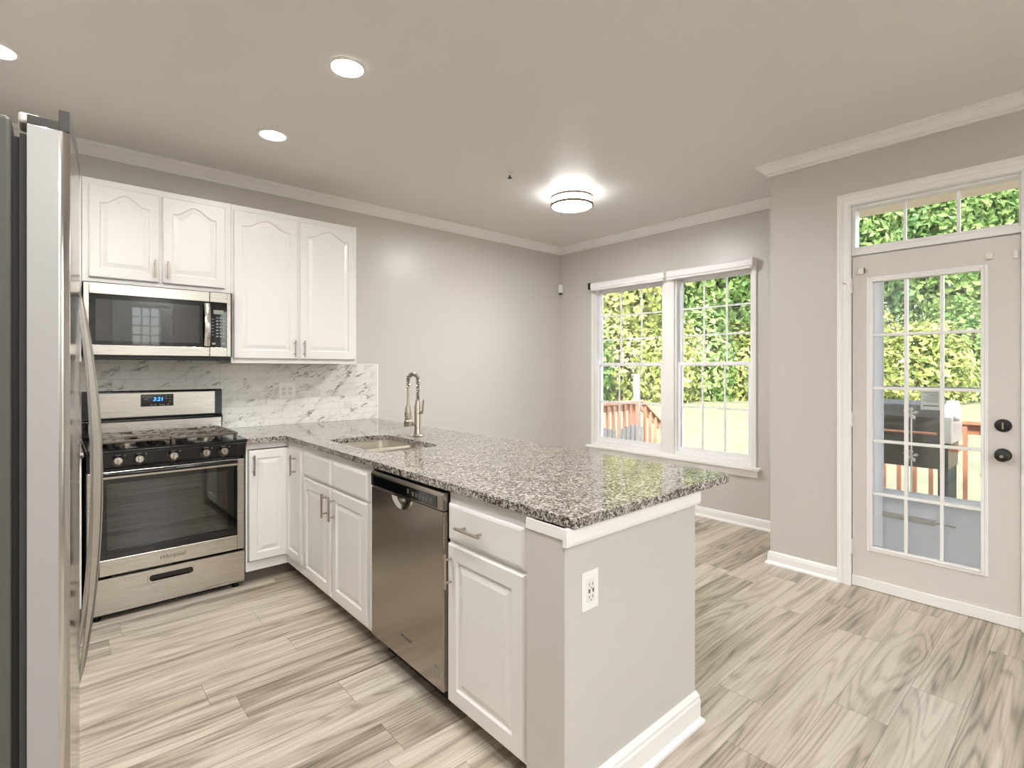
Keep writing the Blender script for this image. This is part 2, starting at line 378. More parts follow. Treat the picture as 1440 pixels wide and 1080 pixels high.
# half wall at the peninsula end and behind its cabinets
PX0, PX1, PY0, PY1 = 1.100, 1.828, 1.018, 1.178
b = MB(); poly = [(PX0, PY0), (PX1, PY0), (PX1, YW), (1.74, YW), (1.74, PY1), (PX0, PY1)]
b.rings([[(x, y, 0) for x, y in poly], [(x, y, .862) for x, y in poly]])
struct(b.build('wall_peninsula', 'wall'), 'painted half wall closing the peninsula end', 'wall')
bp2 = base_prof(.118)
b = MB(); b.rings([[(PX0 - .0, PY0 - d, z) for d, z in bp2], [(PX1 + d, PY0 - d, z) for d, z in bp2], [(PX1 + d, 3.9, z) for d, z in bp2]])
struct(b.build('baseboard_peninsula', 'trim'), 'white baseboard at the foot of the peninsula end', 'baseboard')
b = MB(); tp = [(.0, .832), (.014, .832), (.016, .842), (.016, .884), (0, .884)]
b.box(PX0 - .005, PY0 + .001, .851, PX0, PY1 - .002, .8835)
b.rings([[(PX0 - .008, PY0 - d, z) for d, z in tp], [(PX1 + d, PY0 - d, z) for d, z in tp], [(PX1 + d, 4.1, z) for d, z in tp]])
struct(b.build('trim_4', 'trim'), 'white trim band under the granite at the peninsula end', 'trim')

# ------------------------------------------------------------------ twin window
def glazing(mb, fn, u0, u1, v0, v1, cols, rows, mw, w0, w1):
    """muntin grid"""
    for i in range(1, cols):
        u = u0 + (u1 - u0) * i / cols; A = fn(u - mw / 2, v0, w0); B = fn(u + mw / 2, v1, w1); mb.box(*A, *B)
    for i in range(1, rows):
        v = v0 + (v1 - v0) * i / rows; A = fn(u0, v - mw / 2, w0 + .0007); B = fn(u1, v + mw / 2, w1 - .0007); mb.box(*A, *B)
def frame(mb, fn, u0, u1, v0, v1, wl, wr, wb, wt, w0, w1):
    for a, b_, c, d in ((u0, u0 + wl, v0, v1), (u1 - wr, u1, v0, v1), (u0 + wl, u1 - wr, v0, v0 + wb), (u0 + wl, u1 - wr, v1 - wt, v1)):
        mb.box(*fn(a, c, w0), *fn(b_, d, w1))
    return mb

fx = faceX(XW)
win = thing('window_1', (XW, 2.8, WZ0), 'white twin double-hung window with grilles over the lawn', 'window', None, 'structure')
b = MB(); frame(b, fx, 1.905, 3.69, .505, 2.258, .040, .040, .03, .045, -.002, .018)
b.box(*fx(2.676, .53, -.06), *fx(2.802, 2.22, .016))
b.build('casing', 'trim', win, .004)
b = MB()
for u0, u1 in ((1.945, 2.676), (2.802, 3.655)): frame(b, fx, u0, u1, WZ0, WZ1, .016, .016, .03, .027, -.13, -.004)
b.build('jamb', 'vinyl', win, .002)
b = MB().box(XW - .055, 1.868, .487, XW + .06, 3.742, .512); b.build('sill', 'trim', win, .006)
b = MB().prism([(0, .425), (.018, .425), (.022, .445), (.022, .487), (0, .487)], lambda t, d, z: (XW - d, t, z), 1.892, 3.72); b.build('apron', 'trim', win, .003)
for u0, u1 in ((1.961, 2.660), (2.818, 3.639)):
    for which, z0, z1, wa, rows in (('upper_sash', 1.372, 2.198, -.062, 3), ('lower_sash', .56, 1.408, -.028, 2)):
        b = MB(); st = .024 if which == 'upper_sash' else .030
        frame(b, fx, u0, u1, z0, z1, st, st, .034 if which == 'upper_sash' else .045, .034, wa - .03, wa)
        s_ = b.build(which, 'vinyl', win, .003)
        g0, g1, h0, h1 = u0 + st, u1 - st, z0 + (.034 if which == 'upper_sash' else .045), z1 - .034
        b = MB(); glazing(b, fx, g0, g1, h0, h1, 3, rows, .016, wa - .020, wa - .010); b.build('muntin_grid', 'vinyl', s_, .002)
        MB().box(*fx(g0, h0, wa - .022), *fx(g1, h1, wa - .024)).build('glass', 'pane', s_)
for k, (u0, u1) in enumerate(((1.906, 2.733), (2.742, 3.664))):
    r = thing('roller_shade', (XW - .05, (u0 + u1) / 2, 2.20), ('white roller shade cassette rolled up above the right window sash', 'white roller shade cassette with a black end bracket above the left window sash')[k], 'roller shade', 'roller shades above the window')
    prof = [(-.0, 2.205), (.052, 2.205), (.060, 2.214), (.060, 2.262), (.050, 2.272), (.03, 2.276), (-.0, 2.276)]
    MB().prism([(d + .0185, z) for d, z in prof], lambda t, d, z: (XW - d, t, z), u0 + .012, u1 - .012).build('cassette', 'vinyl', r, .003)
    for e0, e1, mt in ((u0, u0 + .0115, 'white'), (u1 - .0115, u1 + (.018 if k else 0), 'blackm' if k else 'white')):
        MB().box(XW - .082, e0, 2.208, XW - .0185, e1, 2.276).build('end_bracket', mt, r, .002)
    MB().cyl((XW - .066, u0 + .014, 2.196), (XW - .066, u1 - .014, 2.196), .009).build('hem_bar', 'vinyl', r, smooth=True)

# ------------------------------------------------------------------ patio door, transom, storm door
fd = faceX(XD)
dr = thing('door_1', (XD, .64, 0), 'white patio door with fifteen panes and black hardware', 'door', None, 'structure')
b = MB()
cas = [(0, 0), (.012, .0), (.018, .010), (.018, .030), (.013, .036), (.013, .056), (.020, .062), (.020, .074), (0, .074)]   # (d, across)
ring = lambda y, s, z0, z1: None
# mitred casing: up the left, over the top, down the right
A = [(XD - d, 1.018 + a, 0.0) for d, a in cas]; B_ = [(XD - d, 1.018 + a, 2.358 + a) for d, a in cas]
Cc = [(XD - d, .262 - a, 2.358 + a) for d, a in cas]; D = [(XD - d, .262 - a, 0.0) for d, a in cas]
b.rings([A, B_, Cc, D]); b.build('casing', 'trim', dr)
b = MB(); frame(b, fd, .235, 1.045, 0.0, 2.385, .024, .026, .014, .030, -.138, -.001)
b.box(*fd(.259, 2.046, -.138), *fd(1.019, 2.082, -.001)); b.build('jamb', 'trim', dr, .003)
b = MB()
g = (.4, .925, .25, 1.888)          # lite frame outer
for a0, a1, c0, c1 in ((.264, g[0], .018, 2.038), (g[1], 1.014, .018, 2.038), (g[0], g[1], .018, g[2]), (g[0], g[1], g[3], 2.038)): b.box(*fd(a0, c0, -.050), *fd(a1, c1, -.006))
slab = b.build('slab', 'doorw', dr)
b = MB(); frame(b, fd, .388, .938, .236, 1.902, .016, .016, .016, .016, -.006, .002); frame(b, fd, .404, .922, .252, 1.886, .014, .014, .016, .016, -.04, .008)
b.build('lite_frame', 'trim', slab, .004)
b = MB(); glazing(b, fd, .418, .908, .268, 1.868, 3, 5, .017, -.034, -.004); b.build('muntin_grid', 'trim', slab, .003)
MB().box(*fd(.416, .266, -.030), *fd(.910, 1.870, -.026)).build('glass', 'pane', slab)
MB().box(*fd(.262, .004, -.046), *fd(1.016, .066, .004)).build('door_sweep', 'trim', dr, .003)
for z in (1.86, 1.03, .245):
    MB().cyl((XD - .006, 1.017, z - .045), (XD - .006, 1.017, z + .045), .007).build('hinge', 'white', dr, smooth=True)
b = MB().cyl((XD - .010, 1.019, 1.872), (XD - .010, 1.04, 1.872), .004).cyl((XD - .010, 1.04, 1.872), (XD - .032, 1.056, 1.878), .004)
b.build('door_stop', 'nickel', dr, smooth=True)
dk = MB().lathe([(0, .0), (.034, 0), (.034, .006), (.029, .013), (.018, .016), (0, .016)], (XD + .006, .331, 1.047), (-1, 0, 0), 28).build('deadbolt', 'blackm', dr, smooth=True)
MB().box(XD - .024, .327, 1.030, XD - .009, .335, 1.064).build('thumb_turn', 'nickel', dk, .003)
kb = MB().lathe([(0, 0), (.034, 0), (.034, .005), (.014, .012), (.012, .034), (.026, .044), (.030, .056), (.027, .068), (.014, .074), (0, .074)], (XD + .006, .331, .893), (-1, 0, 0), 28).build('door_knob', 'blackm', dr, smooth=True)
MB().lathe([(0, 0), (.008, 0), (.008, .002), (0, .002)], (XD - .068, .331, .893), (-1, 0, 0), 16).build('lock_button', 'nickel', kb, smooth=True)

tw = thing('window_2', (XD, .64, 2.08), 'white transom window with three panes above the patio door', 'window', None, 'structure')
b = MB(); frame(b, fd, .259, 1.019, 2.082, 2.355, .014, .016, .018, .016, -.10, -.018); b.build('sash', 'vinyl', tw, .003)
b = MB(); glazing(b, fd, .273, 1.003, 2.100, 2.339, 3, 1, .015, -.072, -.05); b.build('muntin_grid', 'vinyl', tw, .002)
MB().box(*fd(.272, 2.099, -.066), *fd(1.004, 2.340, -.063)).build('glass', 'pane', tw)

fs = faceX(XD + .09)
sd = thing('door_2', (XD + .11, .64, 0), 'white storm door with a solid lower panel outside the patio door', 'door', None, 'structure')
b = MB(); frame(b, fs, .26, 1.018, .012, 2.04, .085, .140, .10, .105, -.034, 0)
b.box(*fs(.345, .56, -.032), *fs(.878, .61, -.002)); b.build('storm_frame', 'stormf', sd, .004)
MB().box(*fs(.345, .112, -.026), *fs(.878, .56, -.012)).build('lower_panel', 'stormp', sd)
MB().box(*fs(.345, 1.885, -.030), *fs(.878, 1.935, .012)).build('screen_cassette', 'stormf', sd, .006)
MB().box(*fs(.345, 1.222, -.028), *fs(.878, 1.240, -.006)).build('glass_rail', plain('pale_blue_rail', lin(176, 186, 200), .4), sd, .002)
MB().box(*fs(.343, .608, -.020), *fs(.880, 1.937, -.017)).build('glass', 'pane', sd)
cl = MB().cyl((XD + .072, .872, .462), (XD + .072, .62, .457), .0165).build('door_closer', 'white', sd, smooth=True)
MB().cyl((XD + .072, .62, .457), (XD + .072, .53, .452), .005).build('closer_rod', 'chrome', cl, smooth=True)
ls = MB().box(*fs(.80, 1.893, .0122), *fs(.87, 1.912, .0136)).build('maker_label', 'slot', sd)
MB().box(*fs(.60, 1.905, .0122), *fs(.63, 1.919, .0136)).build('orange_label', plain('orange_sticker', lin(196, 140, 60), .6), sd)
lb = tag(MB().box(*fs(.600, 1.105, -.0164), *fs(.695, 1.222, -.0158)).build('paper_notice', 'paper'), 'white printed notice stuck on the storm door glass', 'sticker')
b = MB()
for i in range(7): b.box(*fs(.612, 1.205 - i * .009, -.0150), *fs(.683 - (i * 37 % 5) * .006, 1.208 - i * .009, -.0154))
b.build('printed_lines', 'lightink', lb); MB().box(*fs(.612, 1.126, -.0150), *fs(.683, 1.131, -.0154)).build('printed_bar', 'ink', lb)

def contact_sensor(y, z, dims, label, x=XD + .006):
    o = thing('contact_sensor', (x, y, z), label, 'door sensor', 'door contact sensors')
    MB().box(x - dims[2], y - dims[0] / 2, z - dims[1] / 2, x, y + dims[0] / 2, z + dims[1] / 2).build('sensor_body', 'white', o, .003)
    return o
cs = contact_sensor(.965, 1.945, (.030, .038, .018), 'small cream contact sensor with a dark side at the upper left of the patio door')
MB().box(XD - .010, .948, 1.930, XD + .002, .950, 1.960).build('sensor_switch', 'slot', cs)
contact_sensor(.383, 1.942, (.028, .034, .020), 'small cream contact sensor above the right corner of the door glass')
contact_sensor(.283, 1.935, (.020, .042, .012), 'slim white contact sensor at the upper right edge of the patio door')

# ------------------------------------------------------------------ cabinets
def panel_door(mb, fn, u0, u1, v0, v1, th=.020, stile=.055, rail=.058, arch=None):
    """raised-panel door; arch = (shoulder drop, peak drop) from the door top"""
    N = 25 if arch else 2
    def outline(ins_u, ins_b, drop):        # drop(s) -> distance below the top, s in 0..1 across
        a, c = u0 + ins_u, u1 - ins_u
        pts = [(a, v0 + ins_b), (c, v0 + ins_b)]
        for i in range(N):
            s = 1 - i / (N - 1); pts.append((a + (c - a) * s, v1 - drop(s)))
        return pts
    def curve(extra):
        if not arch: return lambda s: rail + extra
        sh, pk = arch
        def f(s):
            k = min(1.0, max(0.0, (0.5 - abs(s - 0.5)) / 0.5)); k = max(0.0, (k - .10) / .90)
            return sh - (sh - pk) * (0.5 - 0.5 * math.cos(PI * k)) + extra
        return f
    flat = lambda d: (lambda s: d)
    R = lambda pts, w_: [fn(u, v, w_) for u, v in pts]
    rs = [R(outline(0, 0, flat(0)), 0), R(outline(0, 0, flat(0)), th - .005), R(outline(.005, .005, flat(.005)), th),
          R(outline(stile, rail, curve(0)), th), R(outline(stile + .006, rail + .006, curve(.006)), th - .008),
          R(outline(stile + .012, rail + .012, curve(.012)), th - .008), R(outline(stile + .036, rail + .036, curve(.034)), th - .0015)]
    mb.rings(rs); return mb

def slab_front(mb, fn, u0, u1, v0, v1, th=.020):
    P = lambda i, w_: [fn(u0 + i, v0 + i, w_), fn(u1 - i, v0 + i, w_), fn(u1 - i, v1 - i, w_), fn(u0 + i, v1 - i, w_)]
    mb.rings([P(0, 0), P(0, th - .008), P(.004, th - .003), P(.012, th)]); return mb

def pull(parent, fn, u, v, length, vertical, th=.020):
    b = MB(); h = length / 2; q = h * .66
    ends = ((u, v - h), (u, v + h)) if vertical else ((u - h, v), (u + h, v))
    b.cyl(fn(*ends[0], th + .030), fn(*ends[1], th + .030), .0058, 12)
    for s in (-q, q):
        p = (u, v + s) if vertical else (u + s, v)
        b.cyl(fn(*p, th - .001), fn(*p, th + .030), .0048, 10)
    return b.build('handle', 'nickel', parent, smooth=True)

FY = 3.84                       # face-frame plane of the wall cabinets
fu = faceY(FY)
def cab_box(x0, y0, z0, x1, y1, z1): return MB().box(x0, y0, z0, x1, y1, z1)

c1 = thing('wall_cabinet', (.5, 4.0, 1.84), 'white short wall cabinet with two arched doors above the microwave', 'cabinet', 'white wall cabinets')
cab_box(.114, FY, 1.845, .880, YW - .002, 2.447).build('body', 'cab', c1, .002)
for u0, u1, hu in ((.142, .481, .456), (.497, .842, .522)):
    d = panel_door(MB(), fu, u0, u1, 1.874, 2.409, arch=(.098, .040), stile=.050, rail=.055).build('door', 'cab', c1)
    pull(d, fu, hu, 1.952, .110, True)
c2 = thing('wall_cabinet', (1.32, 4.0, 1.38), 'white tall wall cabinet with two arched doors right of the microwave', 'cabinet', 'white wall cabinets')
cab_box(.881, FY, 1.382, 1.766, YW - .002, 2.447).build('body', 'cab', c2, .002)
for u0, u1, hu in ((.893, 1.312, 1.288), (1.330, 1.748, 1.354)):
    d = panel_door(MB(), fu, u0, u1, 1.414, 2.411, arch=(.098, .042), stile=.052, rail=.058).build('door', 'cab', c2)
    pull(d, fu, hu, 1.490, .118, True)
c3 = thing('wall_cabinet', (-.2, 4.0, 1.38), 'white tall wall cabinet left of the microwave, mostly behind the refrigerator', 'cabinet', 'white wall cabinets')
cab_box(-.62, FY, 1.382, .112, YW - .002, 2.447).build('body', 'cab', c3, .002)
for u0, u1, hu in ((-.60, -.26, -.285), (-.24, .098, -.215)):
    d = panel_door(MB(), fu, u0, u1, 1.414, 2.411, arch=(.098, .042)).build('door', 'cab', c3); pull(d, fu, hu, 1.490, .118, True)

BY = 3.492                      # face-frame plane, base cabinets on the back wall
fb = faceY(BY); PXF = 1.137; fp = faceX(PXF)
k1 = thing('base_cabinet', (-.2, 3.8, 0), 'white base cabinet left of the range, mostly behind the refrigerator', 'cabinet', 'white base cabinets')
cab_box(-.62, BY, .098, .102, YW - .002, .884).build('body', 'cab', k1, .002)
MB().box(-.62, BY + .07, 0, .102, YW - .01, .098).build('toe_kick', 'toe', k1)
d = panel_door(MB(), fb, -.58, .09, .125, .690).build('door', 'cab', k1); pull(d, fb, -.52, .60, .13, True)
d = slab_front(MB(), fb, -.58, .09, .705, .842).build('drawer_front', 'cab', k1); pull(d, fb, -.25, .772, .14, False)

k2 = thing('corner_cabinet', (1.3, 3.8, 0), 'white corner base cabinet with two doors meeting beside the range', 'cabinet', 'white base cabinets')
b = MB(); poly = [(.884, BY), (PXF, BY), (PXF, 3.187), (1.735, 3.187), (1.735, YW - .002), (.884, YW - .002)]
b.rings([[(x, y, .085) for x, y in poly], [(x, y, .884) for x, y in poly]]); b.build('body', 'cab', k2)
b = MB(); poly = [(.884, BY + .075), (PXF + .075, BY + .075), (PXF + .075, 3.187), (1.73, 3.187), (1.73, YW - .01), (.884, YW - .01)]
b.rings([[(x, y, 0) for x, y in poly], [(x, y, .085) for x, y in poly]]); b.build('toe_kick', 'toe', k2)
d = panel_door(MB(), fb, .898, 1.131, .148, .836, stile=.045, rail=.05).build('door', 'cab', k2); pull(d, fb, .922, .748, .125, True)
d = panel_door(MB(), fp, 3.212, 3.468, .148, .836, stile=.045, rail=.05).build('door', 'cab', k2); pull(d, fp, 3.300, .748, .125, True)
MB().box(.894, BY - .0012, .142, 1.134, BY - .0004, .843).build('door_gap', 'slot', k2)

k3 = thing('sink_cabinet', (1.4, 2.75, 0), 'white sink base cabinet with two doors and two false drawer fronts', 'cabinet', 'white base cabinets')
b = MB().box(PXF, 2.285, .085, PXF + .02, 3.185, .884).box(PXF + .02, 2.285, .085, 1.735, 2.303, .884).box(PXF + .02, 3.167, .085, 1.735, 3.185, .884).box(PXF + .02, 2.303, .085, 1.735, 3.167, .105)
b.build('body', 'cab', k3)
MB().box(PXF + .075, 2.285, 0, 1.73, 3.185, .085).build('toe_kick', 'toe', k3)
for u0, u1, hu in ((2.757, 3.168, 2.868), (2.318, 2.735, 2.785)):
    slab_front(MB(), fp, u0, u1, .708, .842).build('drawer_front', 'cab', k3)
for u0, u1, hu in ((2.757, 3.168, 2.800), (2.318, 2.735, 2.700)):
    d = panel_door(MB(), fp, u0, u1, .108, .694).build('door', 'cab', k3); pull(d, fp, hu, .598, .130, True)

k4 = thing('drawer_cabinet', (1.4, 1.42, 0), 'white base cabinet with one drawer above one door at the peninsula end', 'cabinet', 'white base cabinets')
cab_box(PXF, 1.180, .068, 1.735, 1.648, .884).build('body', 'cab', k4, .002)
MB().box(PXF + .075, 1.180, 0, 1.73, 1.648, .068).build('toe_kick', 'toe', k4)
d = slab_front(MB(), fp, 1.212, 1.634, .700, .836).build('drawer_front', 'cab', k4); pull(d, fp, 1.478, .764, .140, False)
d = panel_door(MB(), fp, 1.212, 1.636, .088, .684).build('door', 'cab', k4); pull(d, fp, 1.612, .588, .130, True)

# ------------------------------------------------------------------ granite tops, backsplash, sink, faucet
def rounded(x0, y0, x1, y1, r, n=6):
    pts = []
    for cx, cy, a in ((x1 - r, y1 - r, 0), (x0 + r, y1 - r, 90), (x0 + r, y0 + r, 180), (x1 - r, y0 + r, 270)):
        for i in range(n + 1):
            t = math.radians(a + 90 * i / n); pts.append((cx + r * math.cos(t), cy + r * math.sin(t)))
    return pts
SX0, SX1, SY0, SY1 = 1.235, 1.625, 2.435, 3.095
def slab_mesh(outer, hole, z0, z1):
    bm = bmesh.new()
    def loop(pts, z): return [bm.verts.new((x, y, z)) for x, y in pts]
    edges = []
    lo = loop(outer, z1); edges += [bm.edges.new((lo[i], lo[(i + 1) % len(lo)])) for i in range(len(lo))]
    if hole:
        lh = loop(hole, z1); edges += [bm.edges.new((lh[i], lh[(i + 1) % len(lh)])) for i in range(len(lh))]
    bmesh.ops.triangle_fill(bm, edges=edges, use_beauty=True)
    r = bmesh.ops.extrude_face_region(bm, geom=list(bm.faces))
    for v in r['geom']:
        if isinstance(v, bmesh.types.BMVert): v.co.z = z0
    mb = MB(); bm.verts.index_update(); mb.v = [tuple(v.co) for v in bm.verts]; mb.f = [tuple(v.index for v in f.verts) for f in bm.faces]; bm.free(); return mb
def arc(cx, cy, r, a0, a1, n=6): return [(cx + r * math.cos(math.radians(a0 + (a1 - a0) * i / n)), cy + r * math.sin(math.radians(a0 + (a1 - a0) * i / n))) for i in range(n + 1)]
CX0, CX1, CY0, CYI = 1.110, 2.082, .991, 3.458
outer = [(.883, YW - .001), (.883, CYI), (CX0, CYI)] + arc(CX0 + .012, CY0 + .012, .012, 180, 270, 4) + arc(CX1 - .045, CY0 + .045, .045, 270, 360, 8) + [(CX1, YW - .001)]
tag(slab_mesh(outer, rounded(SX0, SY0, SX1, SY1, .07), .884, .914).build('granite_countertop', 'granite', None, .004, ang=60), 'speckled grey granite countertop over the peninsula with a sink cutout', 'countertop', 'granite countertops')
tag(MB().box(-.62, CYI, .884, .110, YW - .001, .914).build('granite_countertop', 'granite', None, .004), 'granite counter piece left of the range', 'countertop', 'granite countertops')

bs = thing('backsplash', (1.0, YW - .006, .914), 'marble subway tile backsplash along the range wall', 'backsplash', None, 'structure')
MB().box(.1125, YW - .010, .80, .8805, YW - .0015, 1.47).box(.8815, YW - .010, .9145, 2.098, YW - .0015, 1.381).box(-.62, YW - .010, .9145, .1125, YW - .0015, 1.381).build('tile_field', 'marble', bs)
MB().box(2.098, YW - .011, .9145, 2.110, YW - .0015, 1.386).box(1.768, YW - .011, 1.381, 2.098, YW - .0015, 1.386).build('edge_trim', 'trim', bs)

sk = thing('kitchen_sink', (1.43, 2.765, .70), 'undermount stainless double-bowl sink set in the granite', 'sink')
b = MB()
for y0, y1 in ((SY0 + .012, 2.742), (2.788, SY1 - .012)):
    def rr(i, z): return [(x, y, z) for x, y in rounded(SX0 - .004 + i, y0 - .008 + i, SX1 + .004 - i, y1 + .008 - i, max(.07 - i * .3, .03))]
    b.rings([rr(0, .872), rr(.004, .80), rr(.008, .72), rr(.022, .695), rr(.05, .69)], cap0=False, cap1=True)
b.build('bowls', 'sink', sk, smooth=True)
slab_mesh(rounded(SX0 - .025, SY0 - .025, SX1 + .025, SY1 + .025, .08), rounded(SX0 - .003, SY0 + .004, SX1 + .003, SY1 - .004, .07), .870, .8835).build('rim', 'sink', sk)
MB().box(SX0 + .004, 2.738, .80, SX1 - .004, 2.792, .881).build('divider', 'sink', sk, .014, seg=4)
for y in (2.59, 2.94): MB().lathe([(0, .0), (.042, 0), (.044, .004), (.03, .002), (0, .001)], (1.46, y, .6905)).build('drain', 'chrome', sk, smooth=True)

FXB, FYB = 1.735, 2.875
fa = thing('kitchen_faucet', (FXB, FYB, .914), 'tall brushed nickel spring pull-down faucet behind the sink', 'faucet')
MB().lathe([(0, 0), (.030, 0), (.032, .006), (.026, .012), (.025, .030), (.022, .034), (.022, .19), (.018, .200), (.014, .23), (0, .23)], (FXB, FYB, .914), n=24).build('column', 'nickel', fa, smooth=True)
R_ = .038; top = .914 + .358; path = [(FXB, FYB, .914 + .22), (FXB, FYB, top)]
for i in range(1, 13):
    a = PI * i / 12; path.append((FXB - R_ + R_ * math.cos(a), FYB - .01 * i / 12, top + R_ * math.sin(a)))
path.append((FXB - 2 * R_, FYB - .01, top - .045))
MB().tube(path, .007, 10).build('hose', 'gasket', fa, smooth=True)
# spring coil round the hose
pv = [Vector(p) for p in path]; seg = [(pv[i + 1] - pv[i]).length for i in range(len(pv) - 1)]; tot = sum(seg)
def along(s):
    for i, L_ in enumerate(seg):
        if s <= L_ or i == len(seg) - 1: return pv[i].lerp(pv[i + 1], min(1, s / L_)), (pv[i + 1] - pv[i]).normalized()
        s -= L_
coil = []
turns = 24
for i in range(turns * 10 + 1):
    p, d = along(tot * i / (turns * 10)); n1 = Vector((0, 1, 0)); n1 = (n1 - d * n1.dot(d)).normalized(); n2 = d.cross(n1); a = 2 * PI * i / 10
    coil.append(p + (n1 * math.cos(a) + n2 * math.sin(a)) * .0120)
MB().tube(coil, .0032, 5).build('spring', 'chrome', fa, smooth=True)
hx = FXB - 2 * R_; hy = FYB - .01
hd = MB().lathe([(0, 0), (.012, 0), (.013, .03), (.010, .06), (.0075, .075), (.0075, .17), (0, .17)], (hx, hy, top - .215), n=20).build('hose_end', 'nickel', fa, smooth=True)
sp = MB().lathe([(0, 0), (.018, 0), (.022, .012), (.021, .07), (.018, .11), (.013, .125), (0, .125)], (hx, hy, .914 + .075), n=20).build('spray_head', 'nickel', fa, smooth=True)
MB().box(hx - .021, hy - .005, .914 + .125, hx - .012, hy + .005, .914 + .16).build('spray_button', 'blackm', sp, .002)
b = MB().cyl((FXB, FYB, .914 + .075), (hx, hy, .914 + .088), .0095, 12); b.lathe([(.0, 0), (.024, 0), (.026, .006), (.026, .036), (.021, .042), (0, .042)], (hx, hy, .914 + .068), n=20); b.build('docking_arm', 'nickel', fa, smooth=True)
MB().cyl((FXB, FYB - .015, .914 + .15), (FXB + .004, FYB - .05, .914 + .155), .009, 12).cyl((FXB + .004, FYB - .048, .914 + .152), (FXB + .004, FYB - .062, .914 + .235), .0055, 10).build('lever', 'nickel', fa, smooth=True)
tag(MB().lathe([(0, 0), (.020, 0), (.020, .003), (.016, .006), (0, .0065)], (1.665, 2.985, .9142)).build('hole_cover', 'nickel', smooth=True), 'small round nickel hole cover in the granite left of the faucet', 'hole cover')

# ------------------------------------------------------------------ gas range
RX0, RX1, RF = .120, .880, 3.500
rg = thing('gas_range', (.5, 3.8, 0), 'stainless and black freestanding gas range with oven window', 'range')
b = MB().box(RX0, RF + .045, .035, RX0 + .02, 4.13, .905).box(RX1 - .02, RF + .045, .035, RX1, 4.13, .905).box(RX0 + .02, 4.11, .035, RX1 - .02, 4.13, .905)
b.box(RX0 + .02, RF + .045, .80, RX1 - .02, 4.11, .90).box(RX0 + .02, RF + .045, .035, RX1 - .02, 4.11, .24); b.build('body', 'black', rg, .003)
# oven cavity behind the window
b = MB().box(RX0 + .022, 4.02, .242, RX1 - .022, 4.10, .798).box(RX0 + .022, RF + .06, .242, RX0 + .09, 4.02, .798).box(RX1 - .09, RF + .06, .242, RX1 - .022, 4.02, .798).box(RX0 + .09, RF + .06, .242, RX1 - .09, 4.02, .30).box(RX0 + .09, RF + .06, .75, RX1 - .09, 4.02, .798)
b.build('oven_cavity', 'cavity', rg)
for z in (.44, .58):
    b = MB().cyl((RX0 + .09, RF + .10, z), (RX1 - .09, RF + .10, z), .004, 8).cyl((RX0 + .09, 4.0, z), (RX1 - .09, 4.0, z), .004, 8)
    for i in range(17): x = RX0 + .12 + i * .0325; b.cyl((x, RF + .10, z), (x, 4.0, z), .0022, 6)
    b.build('oven_rack', 'chrome', rg, smooth=True)
ct = MB().prism([(3.462, .896), (3.462, .908), (3.475, .914), (4.085, .914), (4.085, .896)], lambda t, y, z: (t, y, z), RX0 - .002, RX1 + .002).build('cooktop', 'black', rg, .003)
for bx, by in ((.30, 3.66), (.30, 3.93), (.70, 3.66), (.70, 3.93), (.50, 3.80)):
    MB().lathe([(0, 0), (.048, 0), (.046, .008), (.030, .010), (.030, .018), (0, .020)], (bx, by, .914), n=24).build('burner', 'nickel', ct, smooth=True)
for x0, x1 in ((.150, .498), (.502, .850)):
    b = MB(); z0, z1 = .938, .952
    for y in (3.545, 4.045): b.box(x0, y - .012, z0, x1, y + .012, z1)
    for x in (x0 + .012, x1 - .012): b.box(x - .012, 3.545, z0, x + .012, 4.045, z1)
    cx = (x0 + x1) / 2
    b.box(x0, 3.76, z0, x1, 3.83, z1)
    for y0 in (3.66, 3.93):
        for dx in (-.11, -.055, .055, .11): b.box(cx + dx - .017, y0 - .10, z0, cx + dx + .017, y0 + .10, z1)
        b.box(x0 + .01, y0 - .03, z0, cx - .03, y0 + .03, z1).box(cx + .03, y0 - .03, z0, x1 - .01, y0 + .03, z1)
    for x in (x0 + .012, x1 - .012):
        for y in (3.55, 4.04): b.box(x - .009, y - .009, .9142, x + .009, y + .009, z0)
    b.build('grate', 'grate', rg, .003)
# backguard
bgd = MB().prism([(4.072, .914), (4.072, .955), (4.060, 1.02), (4.085, 1.030), (4.085, 1.196), (4.092, 1.204), (4.135, 1.204), (4.135, .914)], lambda t, y, z: (t, y, z), RX0, RX1).build('backguard', 'black', rg, .004)
pn = MB().box(RX0 + .045, 4.079, 1.036, RX1 - .045, 4.0848, 1.190).build('backguard_panel', 'steel', bgd, .002)
MB().box(RX0 + .03, 4.0572, .925, RX1 - .01, 4.0595, 1.008).build('vent_panel', 'steel', bgd)
ds = MB().box(.412, 4.0755, 1.100, .590, 4.0788, 1.178).build('display', 'blackglass', rg, .004)
fq = faceY(4.0752)
text('clock_digits', '3:21', .034, 'clock', ds, lambda u, v, w_: fq(.505 + u, 1.145 + v, w_), .15)
b = MB()
for i, (u, v) in enumerate(((.43, 1.166), (.45, 1.166), (.44, 1.146), (.55, 1.166), (.55, 1.150), (.57, 1.166), (.57, 1.148), (.57, 1.130), (.56, 1.112), (.47, 1.110), (.49, 1.110), (.52, 1.110), (.535, 1.110))): MB().box(*fq(u - .006, v - .002, 0), *fq(u + .006, v + .002, .0004)).build('button', 'lightink', ds)
